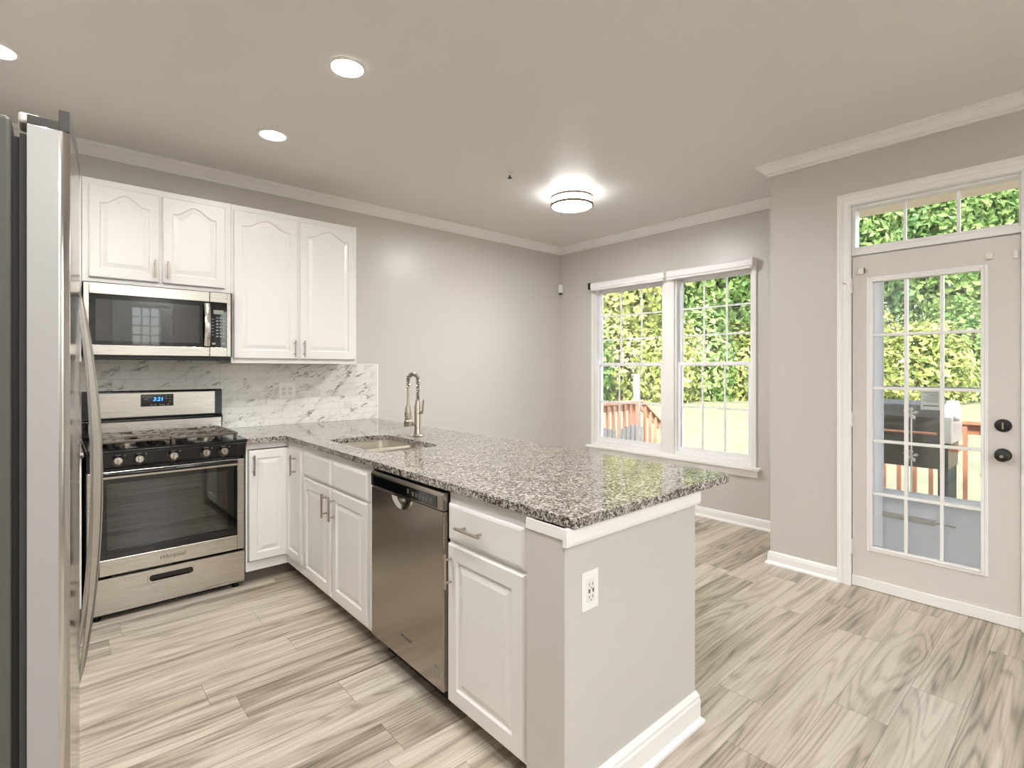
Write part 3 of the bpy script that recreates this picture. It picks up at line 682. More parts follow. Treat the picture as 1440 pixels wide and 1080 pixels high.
# control panel with five knobs
cp = MB().prism([(3.488, .812), (3.464, .894), (3.545, .894), (3.545, .812)], lambda t, y, z: (t, y, z), RX0, RX1).build('control_panel', 'black', rg, .004)
for kx in (.251, .344, .503, .663, .757):
    ax = Vector((0, -.96, .28)); kn = MB().lathe([(0, -.004), (.026, -.004), (.026, .002), (.022, .006), (.021, .026), (.018, .030), (0, .030)], (kx, 3.474, .846), ax, 20).build('knob', 'knobm', rg, smooth=True)
    MB().box(kx - .0045, 3.434, .836, kx + .0045, 3.446, .866).build('knob_grip', 'chrome', kn, .002)
fcp = lambda u, v, w_: (u, 3.488 - (v - .812) * (.024 / .082) - w_, v)
for kx in (.251, .344, .503, .663, .757):
    for a0, a1, c0, c1 in ((-.012, .012, .879, .882), (.028, .034, .874, .880)):
        MB().rings([[fcp(kx + a0, c0, w_), fcp(kx + a1, c0, w_), fcp(kx + a1, c1, w_), fcp(kx + a0, c1, w_)] for w_ in (.0006, .0012)]).build('knob_mark', 'lightink', cp)
# oven door
fr = faceY(RF)
ud0, ud1 = RX0 + .002, RX1 - .002
b = MB(); frame(b, fr, ud0, ud1, .236, .792, .052, .040, .088, .040, -.042, 0); od = b.build('oven_door', 'steel', rg, .004)
b = MB(); frame(b, fr, ud0 + .052, ud1 - .040, .324, .752, .032, .050, .044, .026, -.036, -.002); b.build('glass_border', 'blackglass', od)
MB().box(*fr(ud0 + .084, .368, -.012), *fr(ud1 - .090, .726, -.008)).build('oven_glass', 'ovenw', od)
text('maker_name', 'Whirlpool', .030, 'ink', od, lambda u, v, w_: fr(.500 + u, .280 + v, w_), .35)
hp = [(ud0 + .05, RF - .001, .778), (ud0 + .055, RF - .032, .781)]
for i in range(9): s = i / 8; hp.append((ud0 + .075 + (ud1 - ud0 - .15) * s, RF - .036 - .010 * math.sin(PI * s), .782))
hp += [(ud1 - .055, RF - .032, .781), (ud1 - .05, RF - .001, .778)]
MB().tube(hp, .011, 10).build('door_handle', 'black', od, smooth=True)
# warming drawer with a slot pull
b = MB(); u0, u1, v0, v1 = .394, .604, .157, .192
for a0, a1, c0, c1 in ((ud0, u0, .034, .222), (u1, ud1, .034, .222), (u0, u1, .034, v0), (u0, u1, v1, .222)): b.box(*fr(a0, c0, -.040), *fr(a1, c1, 0))
dw_ = b.build('storage_drawer', 'steel', rg)
MB().box(*fr(u0 - .004, v0 - .004, -.040), *fr(u1 + .004, v1 + .004, -.022)).build('pull_recess', 'gasket', dw_)
b = MB()
rr1 = [fr(x, z, .003) for x, z in rounded(u0 - .008, v0 - .008, u1 + .008, v1 + .008, .018)]; rr2 = [fr(x, z, .003) for x, z in rounded(u0, v0, u1, v1, .014)]
rr0 = [fr(x, z, -.001) for x, z in rounded(u0 - .010, v0 - .010, u1 + .010, v1 + .010, .018)]; rr3 = [fr(x, z, -.02) for x, z in rounded(u0, v0, u1, v1, .014)]
b.rings([rr0, rr1, rr2, rr3], cap0=False, cap1=False); b.build('pull_rim', 'steel', dw_, smooth=True)
for x in (RX0 + .045, RX1 - .045):
    for y in (RF + .035, 4.08): MB().lathe([(0, 0), (.018, 0), (.020, .008), (.010, .012), (.010, .040), (0, .040)], (x, y, 0), n=16).build('foot', 'blackm', rg, smooth=True)

# ------------------------------------------------------------------ microwave
MY = 3.755; fm = faceY(MY); MX0, MX1, MZ0, MZ1 = .118, .860, 1.424, 1.834
mw = thing('microwave', (.49, 3.95, MZ0), 'stainless over-the-range microwave with black glass door', 'microwave')
MB().box(MX0, MY + .03, MZ0 - .002, MX1 + .016, YW - .012, MZ1 + .008).build('body', 'gasket', mw, .002)
MB().box(MX0 + .012, MY + .012, MZ0 - .022, MX1 - .012, MY + .34, MZ0 - .0025).build('vent_grille', 'blackm', mw)
b = MB(); frame(b, fm, MX0, .738, MZ0, MZ1, .024, .0, .058, .062, -.028, 0)
md = b.build('door', 'steel', mw, .002)
g1 = MB().box(*fm(.142, 1.482, -.026), *fm(.738, 1.772, .001)).build('door_glass', 'blackglass', md, .002)
MB().box(*fm(.170, 1.506, .0012), *fm(.682, 1.742, .0016)).build('window_screen', 'screen', md)
text('maker_name', 'Whirlpool', .012, 'ink', md, lambda u, v, w_: fm(.455 + u, 1.806 + v, w_), .3)
b = MB(); hp = []
for i in range(11): s = i / 10; hp.append((s, .012 + .026 * math.sin(PI * min(1, max(0, s)))))
rs = []
for s, w_ in hp:
    z = 1.492 + .268 * s; rs.append([fm(.706, z, w_ - .006), fm(.738, z, w_ - .006), fm(.738, z, w_ + .003), fm(.722, z, w_ + .006), fm(.706, z, w_ + .003)])
b.rings(rs)
for z in (1.500, 1.752): b.box(*fm(.712, z - .010, .0008), *fm(.732, z + .010, .014))
b.build('handle', 'chrome', md, smooth=True)
b = MB(); frame(b, fm, .7405, MX1, MZ0, MZ1, .0, .022, .058, .062, -.028, 0); cpn = b.build('control_panel', 'steel', mw, .002)
kp = MB().box(*fm(.7405, 1.482, -.026), *fm(.838, 1.772, .001)).build('keypad', 'blackglass', cpn, .002)
b = MB()
for r_ in range(9):
    for c_ in range(3):
        if r_ < 7: MB().box(*fm(.776 + c_ * .018, 1.668 - r_ * .020, .0014), *fm(.788 + c_ * .018, 1.676 - r_ * .020, .0018)).build('key', 'lightink', cpn)
for r_ in range(6): MB().box(*fm(.750, 1.660 - r_ * .020, .0014), *fm(.762, 1.664 - r_ * .020, .0018)).build('key', 'lightink', cpn)
for u in (.752, .806): MB().box(*fm(u, 1.500, .0014), *fm(u + .020, 1.512, .0018)).build('key', 'lightink', cpn)
MB().box(*fm(.760, 1.696, .0014), *fm(.818, 1.722, .0018)).build('clock_window', plain('lcd_grey', lin(150, 150, 138), .3), cpn)

# ------------------------------------------------------------------ dishwasher
DXF = 1.112; fw = faceX(DXF); dy0, dy1 = 1.657, 2.256
dwm = thing('dishwasher', (1.4, 1.96, 0), 'brushed stainless dishwasher under the peninsula counter', 'dishwasher')
MB().box(DXF + .028, dy0 - .004, .10, 1.735, dy1 + .022, .875).build('tub', 'blackm', dwm)
MB().box(DXF + .085, dy0, .0, 1.70, dy1, .098).build('toe_panel', 'blackm', dwm)
# door panel with a dished pocket pull
cu, cz = 1.968, .796
d = MB().box(*fw(dy0, .103, -.026), *fw(dy1, .796, 0)).build('door_panel', 'dwsteel', dwm, .004)
b = MB()
def pk(sc, w_, drop=0.0):
    pts = []
    for i in range(17):
        a = PI + PI * i / 16; pts.append(fw(cu + .080 * sc * math.cos(a), cz - .002 + .048 * sc * math.sin(a) * (1 - .25 * abs(math.cos(a)) ** 3) - drop, w_))
    return pts
b.rings([pk(1.06, .0004), pk(1.02, .007), pk(.90, .006), pk(.66, .0012), pk(.25, .0050)], cap0=False); b.build('pocket_pull', 'chrome', d, smooth=True)
cpd = MB().prism([(0, .798), (.003, .802), (.003, .858), (-.004, .868), (-.026, .868), (-.026, .798)], lambda t, w_, z: fw(t, z, w_), dy0, dy1).build('control_panel', 'dwsteel', dwm, .002)
kb = MB().box(*fw(dy0 + .040, .804, .0032), *fw(dy1 - .028, .850, .0048)).build('button_strip', 'blackglass', cpd)
for i in range(6): MB().box(*fw(dy0 + .075 + i * .027, .818, .005), *fw(dy0 + .090 + i * .027, .836, .0053)).build('button', 'ink', cpd)
MB().box(*fw(dy0 + .25, .822, .005), *fw(dy0 + .262, .842, .0053)).build('button', 'ink', cpd)
rdw = lambda u, v, w_: fw(-u, v, w_)            # reader's right is -Y here
text('maker_name', 'Whirlpool', .010, 'ink', cpd, lambda u, v, w_: fw(2.195 - u, .8545 + v, .0034 + w_), .3)
text('maker_badge', 'Whirlpool', .021, 'ink', d, lambda u, v, w_: fw(1.940 - u, .205 + v, w_), .35)
st = MB().lathe([(0, 0), (.027, 0), (.027, .0006), (0, .0006)], fw(1.705, .168, 0), (-1, 0, 0), 32).build('round_sticker', 'lightink', d)
MB().lathe([(0, 0), (.0225, 0), (.0225, .0004), (0, .0004)], fw(1.705, .168, .0007), (-1, 0, 0), 32).build('sticker_disc', 'dwsteel', d)
b = MB()
for z, hw in ((.160, .014), (.171, .018), (.180, .012), (.152, .010)): b.box(*fw(1.705 - hw, z - .0035, .0013), *fw(1.705 + hw, z + .0015, .0016))
b.build('sticker_print', 'lightink', d)

# ------------------------------------------------------------------ refrigerator (contoured doors)
fg = thing('refrigerator', (-.38, 1.575, 0), 'stainless side-by-side refrigerator with contoured doors and curved handle', 'refrigerator')
MB().box(-.730, 1.131, .02, -.052, 2.022, 1.742).build('cabinet_body', 'fbody', fg, .006)
MB().box(-.70, 1.16, 0, -.08, 2.0, .02).build('base_grille', 'blackm', fg)
YM = 1.577
def fxr(y): return .041 - .023 * ((y - YM) / .446) ** 2
for y0, y1, nm in ((1.131, 1.560, 'freezer_door'), (1.566, 2.022, 'fresh_food_door')):
    n = 18; pts = [(-.034, y1), (-.034, y0)]
    r = .006
    pts += [(fxr(y0) - .012, y0), (fxr(y0) - .003, y0 + .003)]
    for i in range(n + 1):
        y = y0 + r + (y1 - y0 - 2 * r) * i / n; pts.append((fxr(y), y))
    pts += [(fxr(y1) - .003, y1 - .003), (fxr(y1) - .012, y1)]
    b = MB(); b.rings([[(x, y, .045) for x, y in pts], [(x, y, 1.736) for x, y in pts]]); dd = b.build(nm, 'fsteel', fg, smooth=True)
    MB().box(-.034, y0 - .0008, .05, fxr(y0) - .014, y0 + .004, 1.734).build('door_edge', 'fside', dd)
    # gasket and dark gap behind the door
    MB().box(-.043, y0 + .006, .05, -.0345, y1 - .006, 1.72).build('gasket', 'gasket', dd)
    MB().box(-.0515, y0 + .012, .05, -.0435, y1 - .012, 1.715).build('gasket_channel', 'blackm', dd)
    # moulded cap with a raised front lip
    cp_ = [(x, y) for x, y in pts]
    b = MB(); b.box(-.034, y0 + .001, 1.7362, fxr(y0) - .012, y1 - .001, 1.7515)
    lip = [(fxr(y0) - .014, y0 + .0005)] + [(fxr(y0 + (y1 - y0) * i / n), y0 + .0005 + (y1 - y0 - .001) * i / n) for i in range(n + 1)] + [(fxr(y1) - .014, y1 - .0005)]
    b.rings([[(x, y, 1.7362) for x, y in lip], [(x, y, 1.771) for x, y in lip]]); b.build('top_cap', 'capgrey', dd, .001)
    # bowed handle
    hy_ = 1.502 if nm == 'freezer_door' else 1.652
    rs = []
    for i in range(25):
        s = i / 24; z = .645 + (1.520 - .645) * s; k = math.sin(PI * s) ** .75
        x1 = fxr(hy_) + .0005 + .041 * k; x0 = x1 - .006 - .011 * k; hw = .011
        if i in (0, 24): x0 = fxr(hy_) - .002
        rs.append([(x0, hy_ - hw, z), (x1 - .005, hy_ - hw, z), (x1, hy_ - hw * .4, z), (x1, hy_ + hw * .4, z), (x1 - .005, hy_ + hw, z), (x0, hy_ + hw, z)])
    b = MB(); b.rings(rs); b.build('handle', 'steel_v', dd, smooth=True)
MB().box(-.045, 1.15, 1.7425, -.018, 1.20, 1.760).build('hinge_cover', 'white', fg, .004)

# ------------------------------------------------------------------ small fittings
o1 = thing('wall_outlet', (1.345, YW - .012, 1.12), 'white two-gang outlet plate on the marble backsplash', 'outlet')
fo = faceY(YW - .0102)
MB().box(*fo(1.283, 1.116, 0), *fo(1.405, 1.234, .006)).build('plate', 'plate', o1, .002)
for u in (1.321, 1.367):
    rc = MB().box(*fo(u - .017, 1.141, .006), *fo(u + .017, 1.209, .0085)).build('receptacle', 'white', o1, .001)
    b = MB()
    for z in (1.158, 1.192): b.box(*fo(u - .008, z - .006, .0085), *fo(u - .0055, z + .006, .0088)).box(*fo(u + .0055, z - .006, .0085), *fo(u + .008, z + .006, .0088)).box(*fo(u - .002, z - .013, .0085), *fo(u + .002, z - .009, .0088))
    b.build('slots', 'slot', rc)
o2 = thing('wall_outlet', (1.206, PY0, .62), 'white single outlet plate on the peninsula end wall', 'outlet')
fo = faceY(PY0)
MB().box(*fo(1.172, .620, 0), *fo(1.245, .736, .006)).build('plate', 'plate', o2, .002)
rc = MB().box(*fo(1.191, .644, .006), *fo(1.226, .712, .0085)).build('receptacle', 'white', o2, .001)
b = MB()
for z in (.660, .697): b.box(*fo(1.199, z - .005, .0085), *fo(1.2015, z + .005, .0089)).box(*fo(1.214, z - .005, .0085), *fo(1.2165, z + .005, .0089)).box(*fo(1.206, z - .012, .0085), *fo(1.210, z - .008, .0089))
b.box(*fo(1.196, .672, .0085), *fo(1.203, .684, .0089)).box(*fo(1.214, .672, .0085), *fo(1.221, .684, .0089)); b.build('slots', 'slot', rc)

ms = thing('motion_sensor', (4.405, 4.13, 2.23), 'small white motion sensor in the corner beside the window', 'motion sensor')
a_ = Vector((-1, -1, 0)).normalized(); t_ = Vector((1, -1, 0)).normalized(); c_ = Vector((XW - .022, YW - .022, 0))
def ang(u, w_, z): p = c_ + t_ * u + a_ * w_; return (p.x, p.y, z)
b = MB(); b.rings([[ang(-.028, -.006, z), ang(.028, -.006, z), ang(.028, .026, z), ang(.018, .036, z), ang(-.018, .036, z), ang(-.028, .026, z)] for z in (2.224, 2.318)]); b.build('sensor_case', 'white', ms, .004)
b = MB(); b.rings([[ang(-.020, -.004, z), ang(.020, -.004, z), ang(.014, w_, z), ang(-.014, w_, z)] for z, w_ in ((2.206, .008), (2.2238, .024))]); b.build('swivel_bracket', 'capgrey', ms)
sh = thing('fire_sprinkler', (2.432, 2.78, CEIL), 'small chrome fire sprinkler head on the ceiling', 'sprinkler')
MB().lathe([(0, 0), (.034, 0), (.032, -.006), (.012, -.008), (.012, -.020), (0, -.020)], (2.432, 2.78, CEIL)).build('escutcheon', 'white', sh, smooth=True)
MB().lathe([(0, -.0205), (.007, -.021), (.006, -.034), (.016, -.036), (.016, -.039), (0, -.039)], (2.432, 2.78, CEIL)).build('deflector', 'capgrey', sh, smooth=True)

def downlight(x, y, label, glow='lamp'):
    o = thing('recessed_light', (x, y, CEIL), label, 'ceiling light', 'recessed ceiling lights')
    MB().lathe([(.070, -.001), (.088, -.001), (.086, -.006), (.072, -.008), (.070, -.006)], (x, y, CEIL), n=40, loop=True).build('trim_ring', 'white', o, smooth=True)
    MB().lathe([(0, -.002), (.0695, -.002), (.0695, -.0045), (0, -.0045)], (x, y, CEIL), n=40).build('diffuser', glow, o)
downlight(1.015, 2.305, 'round recessed ceiling light above the dishwasher, the larger in view', 'lamp_mid')
downlight(.975, 3.265, 'round recessed ceiling light nearest the wall cabinets', 'lamp_dim')
downlight(-.200, 3.190, 'round recessed ceiling light cut by the left edge of the photo', 'lamp_dim')
downlight(-.200, 2.250, 'round fill light added out of view above the refrigerator')  # out of view, added as fill for the kitchen
downlight(.45, .75, 'round fill light added out of view over the front of the peninsula')  # out of view, added and placed to brighten the base cabinets
downlight(.95, -.80, 'unseen round fill light added behind the peninsula end', 'fill_front')  # front-room lamps from here on are unseen, added to light the peninsula end
downlight(.45, -1.9, 'unseen round fill light added at the middle of the front room', 'fill_front')
downlight(-.30, -1.9, 'unseen round fill light added in front of the refrigerator side', 'fill_front')
downlight(1.3, -2.7, 'unseen round fill light added in front of the shuttered window', 'fill_front')

fl = thing('flush_ceiling_light', (3.10, 2.79, CEIL), 'drum flush-mount ceiling light with two metal rings over the nook', 'ceiling light')
FC = (3.10, 2.79, CEIL)
MB().lathe([(0, -.001), (.150, -.001), (.150, -.012), (0, -.012)], FC, n=48).build('canopy', 'white', fl, smooth=True)
MB().lathe([(.150, -.0125), (.157, -.0125), (.157, -.0895), (.150, -.0895)], FC, n=48, loop=True).build('side_glass', 'drum_side', fl, smooth=True)
MB().lathe([(0, -.090), (.156, -.090), (.150, -.095), (.130, -.101), (0, -.104)], FC, n=48).build('diffuser', 'drum', fl, smooth=True)
for z in (-.026, -.086): MB().lathe([(.159, z), (.171, z), (.171, z - .016), (.159, z - .016)], FC, n=48, loop=True).build('metal_ring', 'bronze', fl, smooth=True)
MB().lathe([(0, -.1042), (.007, -.1042), (.006, -.112), (0, -.113)], FC, n=16).build('finial', 'nickel', fl, smooth=True)

# window behind the camera (mirrored in the microwave and the steel)
fz = lambda u, v, w_: (u, YF + w_, v)
w4 = thing('window_3', (1.1, YF, BZ0), 'white gridded window behind the camera', 'window', None, 'structure')
b = MB(); frame(b, fz, BX0 - .06, BX1 + .06, BZ0 - .06, BZ1 + .06, .06, .06, .06, .06, .0, .02); frame(b, fz, BX0, BX1, BZ0, BZ1, .03, .03, .03, .03, -.13, -.002); b.build('casing', 'trim', w4, .003)
b = MB(); glazing(b, fz, .975, 1.345, .83, 2.39, 3, 10, .018, -.07, -.045); b.box(*fz(.955, .83, -.075), *fz(.975, 2.39, -.04)).box(*fz(1.345, .83, -.075), *fz(1.365, 2.39, -.04)); b.build('muntin_grid', 'vinyl', w4, .002)
MB().box(*fz(.79, .83, -.062), *fz(1.445, 2.39, -.059)).build('glass', 'pane', w4)
w5 = thing('added_window', (2.8, YF, .35), 'tall white picture window added for daylight at the right behind the camera', 'window', None, 'structure')  # unseen window, added to bring daylight onto the peninsula end and floor
b = MB(); frame(b, fz, 2.19, 3.41, .29, 2.51, .06, .06, .06, .06, .0, .02); frame(b, fz, 2.25, 3.35, .35, 2.45, .04, .04, .04, .04, -.13, -.002); b.build('casing', 'trim', w5, .003)
MB().box(*fz(2.29, .39, -.062), *fz(3.31, 2.41, -.059)).build('glass', 'pane', w5)
for k, (u0, u1) in enumerate(((.775, .965), (1.355, 1.465))):
    s_ = thing('window_shutter', ((u0 + u1) / 2, YF + .03, .98), ('white louvred shutter at the left of the window behind the camera', 'white louvred shutter at the right of the window behind the camera')[k], 'shutter')
    b = MB(); frame(b, fz, u0, u1, .80, 2.40, .016, .016, .05, .05, .022, .046); b.build('stiles', 'trim', s_, .002)
    b = MB()
    for i in range(44): z = .872 + i * .0340; b.rings([[fz(u, z - .018, .026), fz(u, z - .016, .024), fz(u, z + .018, .036), fz(u, z + .016, .038)] for u in (u0 + .017, u1 - .017)])
    b.build('louvres', 'trim', s_)

# ------------------------------------------------------------------ outdoors
def gz(d): return -.35 if d < 9 else -.35 + (.25 + .35) * min(1.0, (d - 9) / 11.0)
b = MB(); ds_ = [-14, 9, 12, 16, 20, 60]
rows = [[FWD * d + RGT * s + Vector((0, 0, gz(d))) for s in (-50, -20, 0, 10, 20, 30, 60)] for d in ds_]
vs_ = [tuple(p) for r in rows for p in r]; fs_ = []
for i in range(len(rows) - 1):
    for j in range(6): fs_.append((i * 7 + j, i * 7 + j + 1, (i + 1) * 7 + j + 1, (i + 1) * 7 + j))
b.add(vs_, fs_); b.v += [(v[0], v[1], v[2] - .3) for v in vs_]; n_ = len(vs_); b.f += [tuple(reversed([i + n_ for i in f])) for f in fs_]
struct(b.build('lawn', 'lawn'), 'sunlit pale green lawn behind the house', 'lawn')

def leaf_cloud(mb, c, rad, n, size, rnd, low=-1.0, shell=.72):
    c = Vector(c)
    bumps = [(Vector((rnd.gauss(0, 1), rnd.gauss(0, 1), rnd.gauss(0, .8))).normalized(), rnd.uniform(.5, .9)) for _ in range(16)]
    for _ in range(n):
        d = Vector((rnd.gauss(0, 1), rnd.gauss(0, 1), rnd.gauss(0, 1))).normalized()
        if d.z < low: d.z = abs(d.z)
        k = 1.0 + .16 * max((d.dot(bd) - .75) * 4 * a for bd, a in bumps)
        r = rnd.uniform(shell, 1.02) * k
        p = c + Vector((d.x * rad[0], d.y * rad[1], d.z * rad[2])) * r
        nrm = (d + Vector((rnd.gauss(0, .5), rnd.gauss(0, .5), rnd.gauss(.35, .5)))).normalized()
        a = nrm.orthogonal().normalized(); a = Matrix.Rotation(rnd.uniform(0, 2 * PI), 3, nrm) @ a; b2 = nrm.cross(a)
        s = size * rnd.uniform(.6, 1.35)
        q = [p - a * s * .5, p + b2 * s * .30 + nrm * s * .06, p + a * s * .55 - nrm * s * .12, p - b2 * s * .30 + nrm * s * .06]
        mb.add(q, [(0, 1, 2), (0, 2, 3)])
rnd = random.Random(11)
def tree(lat, dep, rad, h, leaf, n, size, label, group, name='tree', skirt=.15):
    base = FWD * dep + RGT * lat; z0 = gz(dep)
    t = thing(name, (base.x, base.y, z0), label, name if name != 'tree' else 'tree', group)
    b = MB(); leaf_cloud(b, (base.x, base.y, z0 + h * (.5 + skirt / 2)), (rad, rad * 1.0, h * (.5 - skirt / 2)), n, size, rnd)
    b.build('foliage', leaf, t)
    MB().cyl((base.x, base.y, z0 - .1), (base.x, base.y, z0 + h * .8), rad * .06 + .03, 10, rad * .02 + .01).build('trunk', 'bark', t, smooth=True)
TL = [(2.2, 21.5, 2.6, 13.5, 'leafA'), (4.6, 20.6, 2.2, 12, 'leafC'), (6.4, 22.0, 2.6, 14, 'leafB'), (8.4, 20.8, 2.3, 12.5, 'leafA'), (10.6, 22.2, 2.8, 14, 'leafB'),
      (12.8, 21.0, 2.4, 13, 'leafA'), (15.2, 22.0, 2.7, 14.5, 'leafB'), (17.4, 20.8, 2.3, 13, 'leafA'), (19.8, 22.0, 2.7, 14.5, 'leafB'), (22.4, 21.2, 2.5, 13.5, 'leafA')]
TN = ['tall light green tree at the left edge of the left window sash', 'yellow-green tree filling the left panes of the left window sash', 'dark green tree behind the window mullion', 'light green tree in the left panes of the right window sash',
      'deep green tree at the right panes of the right window sash', 'light green tree behind the wall between window and door', 'deep green tree just left of the patio door glass', 'light green tree in the left panes of the patio door',
      'deep green tree in the right panes of the patio door', 'light green tree right of the patio door glass']
for (lat, dep, rad, h, lf), lab in zip(TL, TN): tree(lat, dep, rad, h, lf, 11000, .27, lab, 'trees beyond the lawn')
BL = ['behind the wall edge left of the window', 'seen through the left column of window panes', 'behind the neighbouring deck post', 'behind the window mullion', 'in the lower left pane of the right sash', 'in the lower middle pane of the right sash', 'in the lower right pane of the right sash',
      'behind the wall left of the patio door', 'seen past the left storm door stile', 'above the grill lid', 'above the printed notice', 'at the right column of door panes', 'right of the door glass']
for i, lab in enumerate(BL):
    lat = 2.6 + i * 1.55; tree(lat, 19.4 + .5 * math.sin(i * 2.1), 1.25 + .2 * math.sin(i * 1.7), 3.3 + .5 * math.sin(i * 2.9), 'leafC' if i % 3 else 'leafA', 3600, .20, 'yellow-green bush ' + lab, 'bushes below the trees', 'bush', -.30)

struct(MB().box(XD + .141, -1.6, 2.44, XD + .66, 1.36, 2.50).build('trim_5', 'siding'), 'cream soffit outside above the transom', 'soffit')
# own deck and rail beyond the door
DZ = -.10
b = MB()
for i in range(19): x = XD + .16 + i * .152; b.box(x, -2.2, DZ - .03, x + .146, 1.64, DZ)
b.box(XD + .15, -2.2, DZ - .22, 6.72, 1.64, DZ - .032)
struct(b.build('deck_floor', 'deck'), 'reddish wooden deck outside the patio door', 'deck')
def railing(p0, p1, z0, zt, mat, label, post_ends=(True, True), step=.13, slope=0.0):
    p0, p1 = Vector((*p0, 0)), Vector((*p1, 0)); L = (p1 - p0).length; d = (p1 - p0) / L; nn = Vector((-d.y, d.x, 0))
    t = thing('deck_railing', (p0.x, p0.y, z0), label, 'railing')
    def bar(s0, s1, hw, za, zb, name):
        q = []
        for s in (s0, s1):
            c = p0 + d * s; dz = slope * s; q.append([(c + nn * hw) + Vector((0, 0, za + dz)), (c - nn * hw) + Vector((0, 0, za + dz)), (c - nn * hw) + Vector((0, 0, zb + dz)), (c + nn * hw) + Vector((0, 0, zb + dz))])
        return MB().rings(q).build(name, mat, t, .003)
    bar(-.02, L + .02, .070, zt - .035, zt, 'top_rail'); bar(0, L, .020, zt - .13, zt - .036, 'under_rail'); bar(0, L, .020, z0 + .06, z0 + .15, 'bottom_rail')
    k = int(L / step)
    for i in range(k):
        s = (i + .5) * L / k; c = p0 + d * s - nn * .038; dz = slope * s
        MB().box(c.x - .017, c.y - .017, z0 + .04 + dz, c.x + .017, c.y + .017, zt - .04 + dz).build('baluster', mat, t)
    for e, s in zip(post_ends, (0, L)):
        if e: c = p0 + d * s; dz = slope * s; MB().box(c.x - .045, c.y - .045, min(z0, z0 + dz) - (.1 if slope else 0), c.x + .045, c.y + .045, zt - .036 + dz).build('post', mat, t, .004)
    return t
railing((6.66, 1.58), (6.66, -2.1), DZ, .84, 'wood', 'brown wooden deck railing behind the grill')
# neighbour's deck seen through the left sash
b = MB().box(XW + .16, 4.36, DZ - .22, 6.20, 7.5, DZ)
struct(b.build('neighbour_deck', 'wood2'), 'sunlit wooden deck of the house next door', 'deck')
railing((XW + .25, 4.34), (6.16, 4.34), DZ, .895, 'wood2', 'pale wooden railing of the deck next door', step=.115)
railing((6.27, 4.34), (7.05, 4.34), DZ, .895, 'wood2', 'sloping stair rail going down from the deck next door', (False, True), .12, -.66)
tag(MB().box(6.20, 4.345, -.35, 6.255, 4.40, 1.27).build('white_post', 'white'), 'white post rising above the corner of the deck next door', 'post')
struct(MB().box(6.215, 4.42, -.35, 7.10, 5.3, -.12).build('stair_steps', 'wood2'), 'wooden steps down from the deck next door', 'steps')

def patio_chair(x, y, label):
    z = -.35; t = thing('patio_chair', (x, y, z), label, 'chair', 'grey patio chairs')
    MB().box(x - .24, y - .22, z + .36, x + .24, y + .22, z + .39).build('seat', 'chairg', t, .004)
    b = MB()
    for i in range(5): u = x - .20 + i * .10; b.box(u - .036, y + .215, z + .39, u + .036, y + .235, z + .93 - .02 * abs(i - 2))
    b.build('back_slats', 'chairg', t, .004)
    for sx in (-.235, .235):
        MB().box(x + sx - .03, y - .25, z + .56, x + sx + .03, y + .22, z + .58).build('armrest', 'white', t, .003)
        for sy in (-.20, .19): MB().box(x + sx - .02, y + sy - .025, z, x + sx + .02, y + sy + .025, z + .56).build('leg', 'chairg', t)
patio_chair(5.32, 4.00, 'grey slat-back patio chair by the pale railing, the left one in the window')
patio_chair(5.95, 4.02, 'grey slat-back patio chair by the pale railing, nearer the stair')

# grill on the deck
gr = thing('gas_grill', (5.85, 1.05, DZ), 'dark grey gas grill with aluminium end caps on the deck', 'grill')
GX, GY0, GY1 = 5.55, .835, 1.56
lp = [(0, .72), (0, .80), (.02, .93), (.08, 1.03), (.18, 1.065), (.34, 1.06), (.44, 1.0), (.48, .86), (.48, .72)]
ld = MB().prism(lp, lambda t, d_, z: (GX + d_, t, z), GY0 + .03, GY1 - .03).build('lid', 'ggrey', gr, .006)
for y0, y1 in ((GY0 - .035, GY0 + .029), (GY1 - .029, GY1 + .02)): MB().prism([(d_ - .006 if d_ < .2 else d_ + .006, z + (.008 if z > .8 else 0)) for d_, z in lp], lambda t, d_, z: (GX + d_, t, z), y0, y1).build('end_cap', 'galu', ld, .01)
MB().cyl((GX - .05, GY0 + .06, .80), (GX - .05, GY1 - .06, .80), .012).cyl((GX - .05, GY0 + .07, .80), (GX + .0, GY0 + .07, .80), .008).cyl((GX - .05, GY1 - .07, .80), (GX + .0, GY1 - .07, .80), .008).build('lid_handle', 'wood', ld, smooth=True)
MB().prism([(.0, .50), (-.01, .70), (.49, .715), (.44, .50)], lambda t, d_, z: (GX + d_, t, z), GY0 - .01, GY1 + .01).build('firebox', 'ggrey', gr, .006)
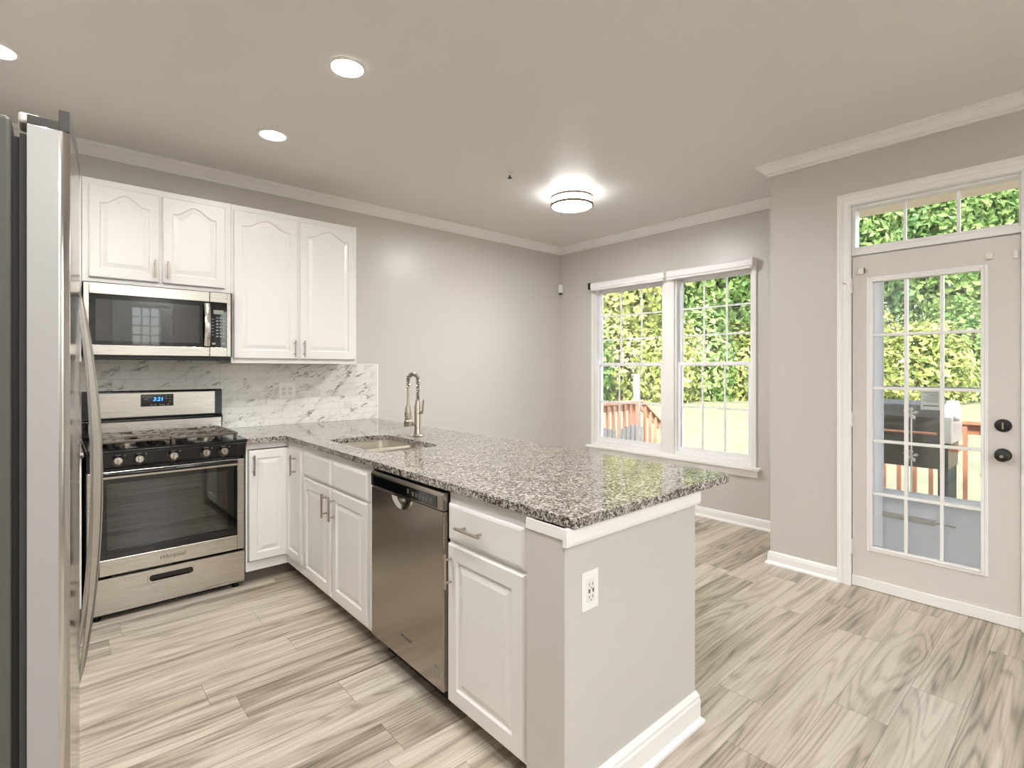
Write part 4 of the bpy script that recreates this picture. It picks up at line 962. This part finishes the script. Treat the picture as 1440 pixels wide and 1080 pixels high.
MB().box(GX + .0, GY0 - .075, .66, GX + .30, GY0 - .012, .69).build('side_tray', 'wood', gr, .004)
MB().lathe([(0, 0), (.022, 0), (.026, .02), (.018, .036), (0, .038)], (GX + .10, GY0 - .036, .93), (0, -1, 0), 16).build('end_knob', 'white', gr, smooth=True)
for x in (GX + .03, GX + .42):
    for y in (GY0 + .03, GY1 - .03): MB().box(x - .025, y - .03, DZ, x + .025, y + .03, .505).build('cart_leg', 'gasket', gr, .003)
MB().box(GX + .02, GY0 + .0, .02, GX + .44, GY0 + .012, .50).build('side_panel', 'gdark', gr)
MB().box(GX + .0, GY0 + .04, .02, GX + .45, GY1 - .04, .05).build('bottom_shelf', 'gasket', gr)
# pinwheel ornament in front of the grill
pw = thing('garden_pinwheel', (GX - .14, 1.045, DZ), 'silver twin pinwheel ornament on a rod in front of the grill', 'garden ornament')
MB().cyl((GX - .14, 1.045, DZ), (GX - .14, 1.045, 1.0), .006).lathe([(0, 0), (.10, 0), (.10, .012), (0, .014)], (GX - .14, 1.045, DZ)).build('rod', 'galu', pw, smooth=True)
for z in (.97, .615):
    b = MB()
    for k in range(5):
        a = 2 * PI * k / 5 + .4; p = lambda r, da, w_: (GX - .152 - w_, 1.045 + r * math.cos(a + da), z + r * math.sin(a + da))
        b.rings([[p(.008, -.3, 0), p(.042, -.42, .006), p(.056, 0, .012), p(.040, .35, .0), p(.008, .3, 0)], [p(.008, -.3, .003), p(.042, -.42, .009), p(.056, 0, .015), p(.040, .35, .003), p(.008, .3, .003)]])
    b.build('blades', 'galu', pw)
tb = thing('garden_bin', (6.25, .47, DZ), 'dark green bin on the deck right of the grill', 'bin')
MB().lathe([(0, 0), (.13, 0), (.15, .48), (.14, .48), (.12, .03), (0, .03)], (6.25, .55, DZ), n=24).build('bucket', 'gdark', tb, smooth=True)
MB().lathe([(0, .4805), (.158, .4805), (.155, .505), (.06, .53), (0, .532)], (6.25, .55, DZ), n=24).build('bin_lid', 'gdark', tb, smooth=True)
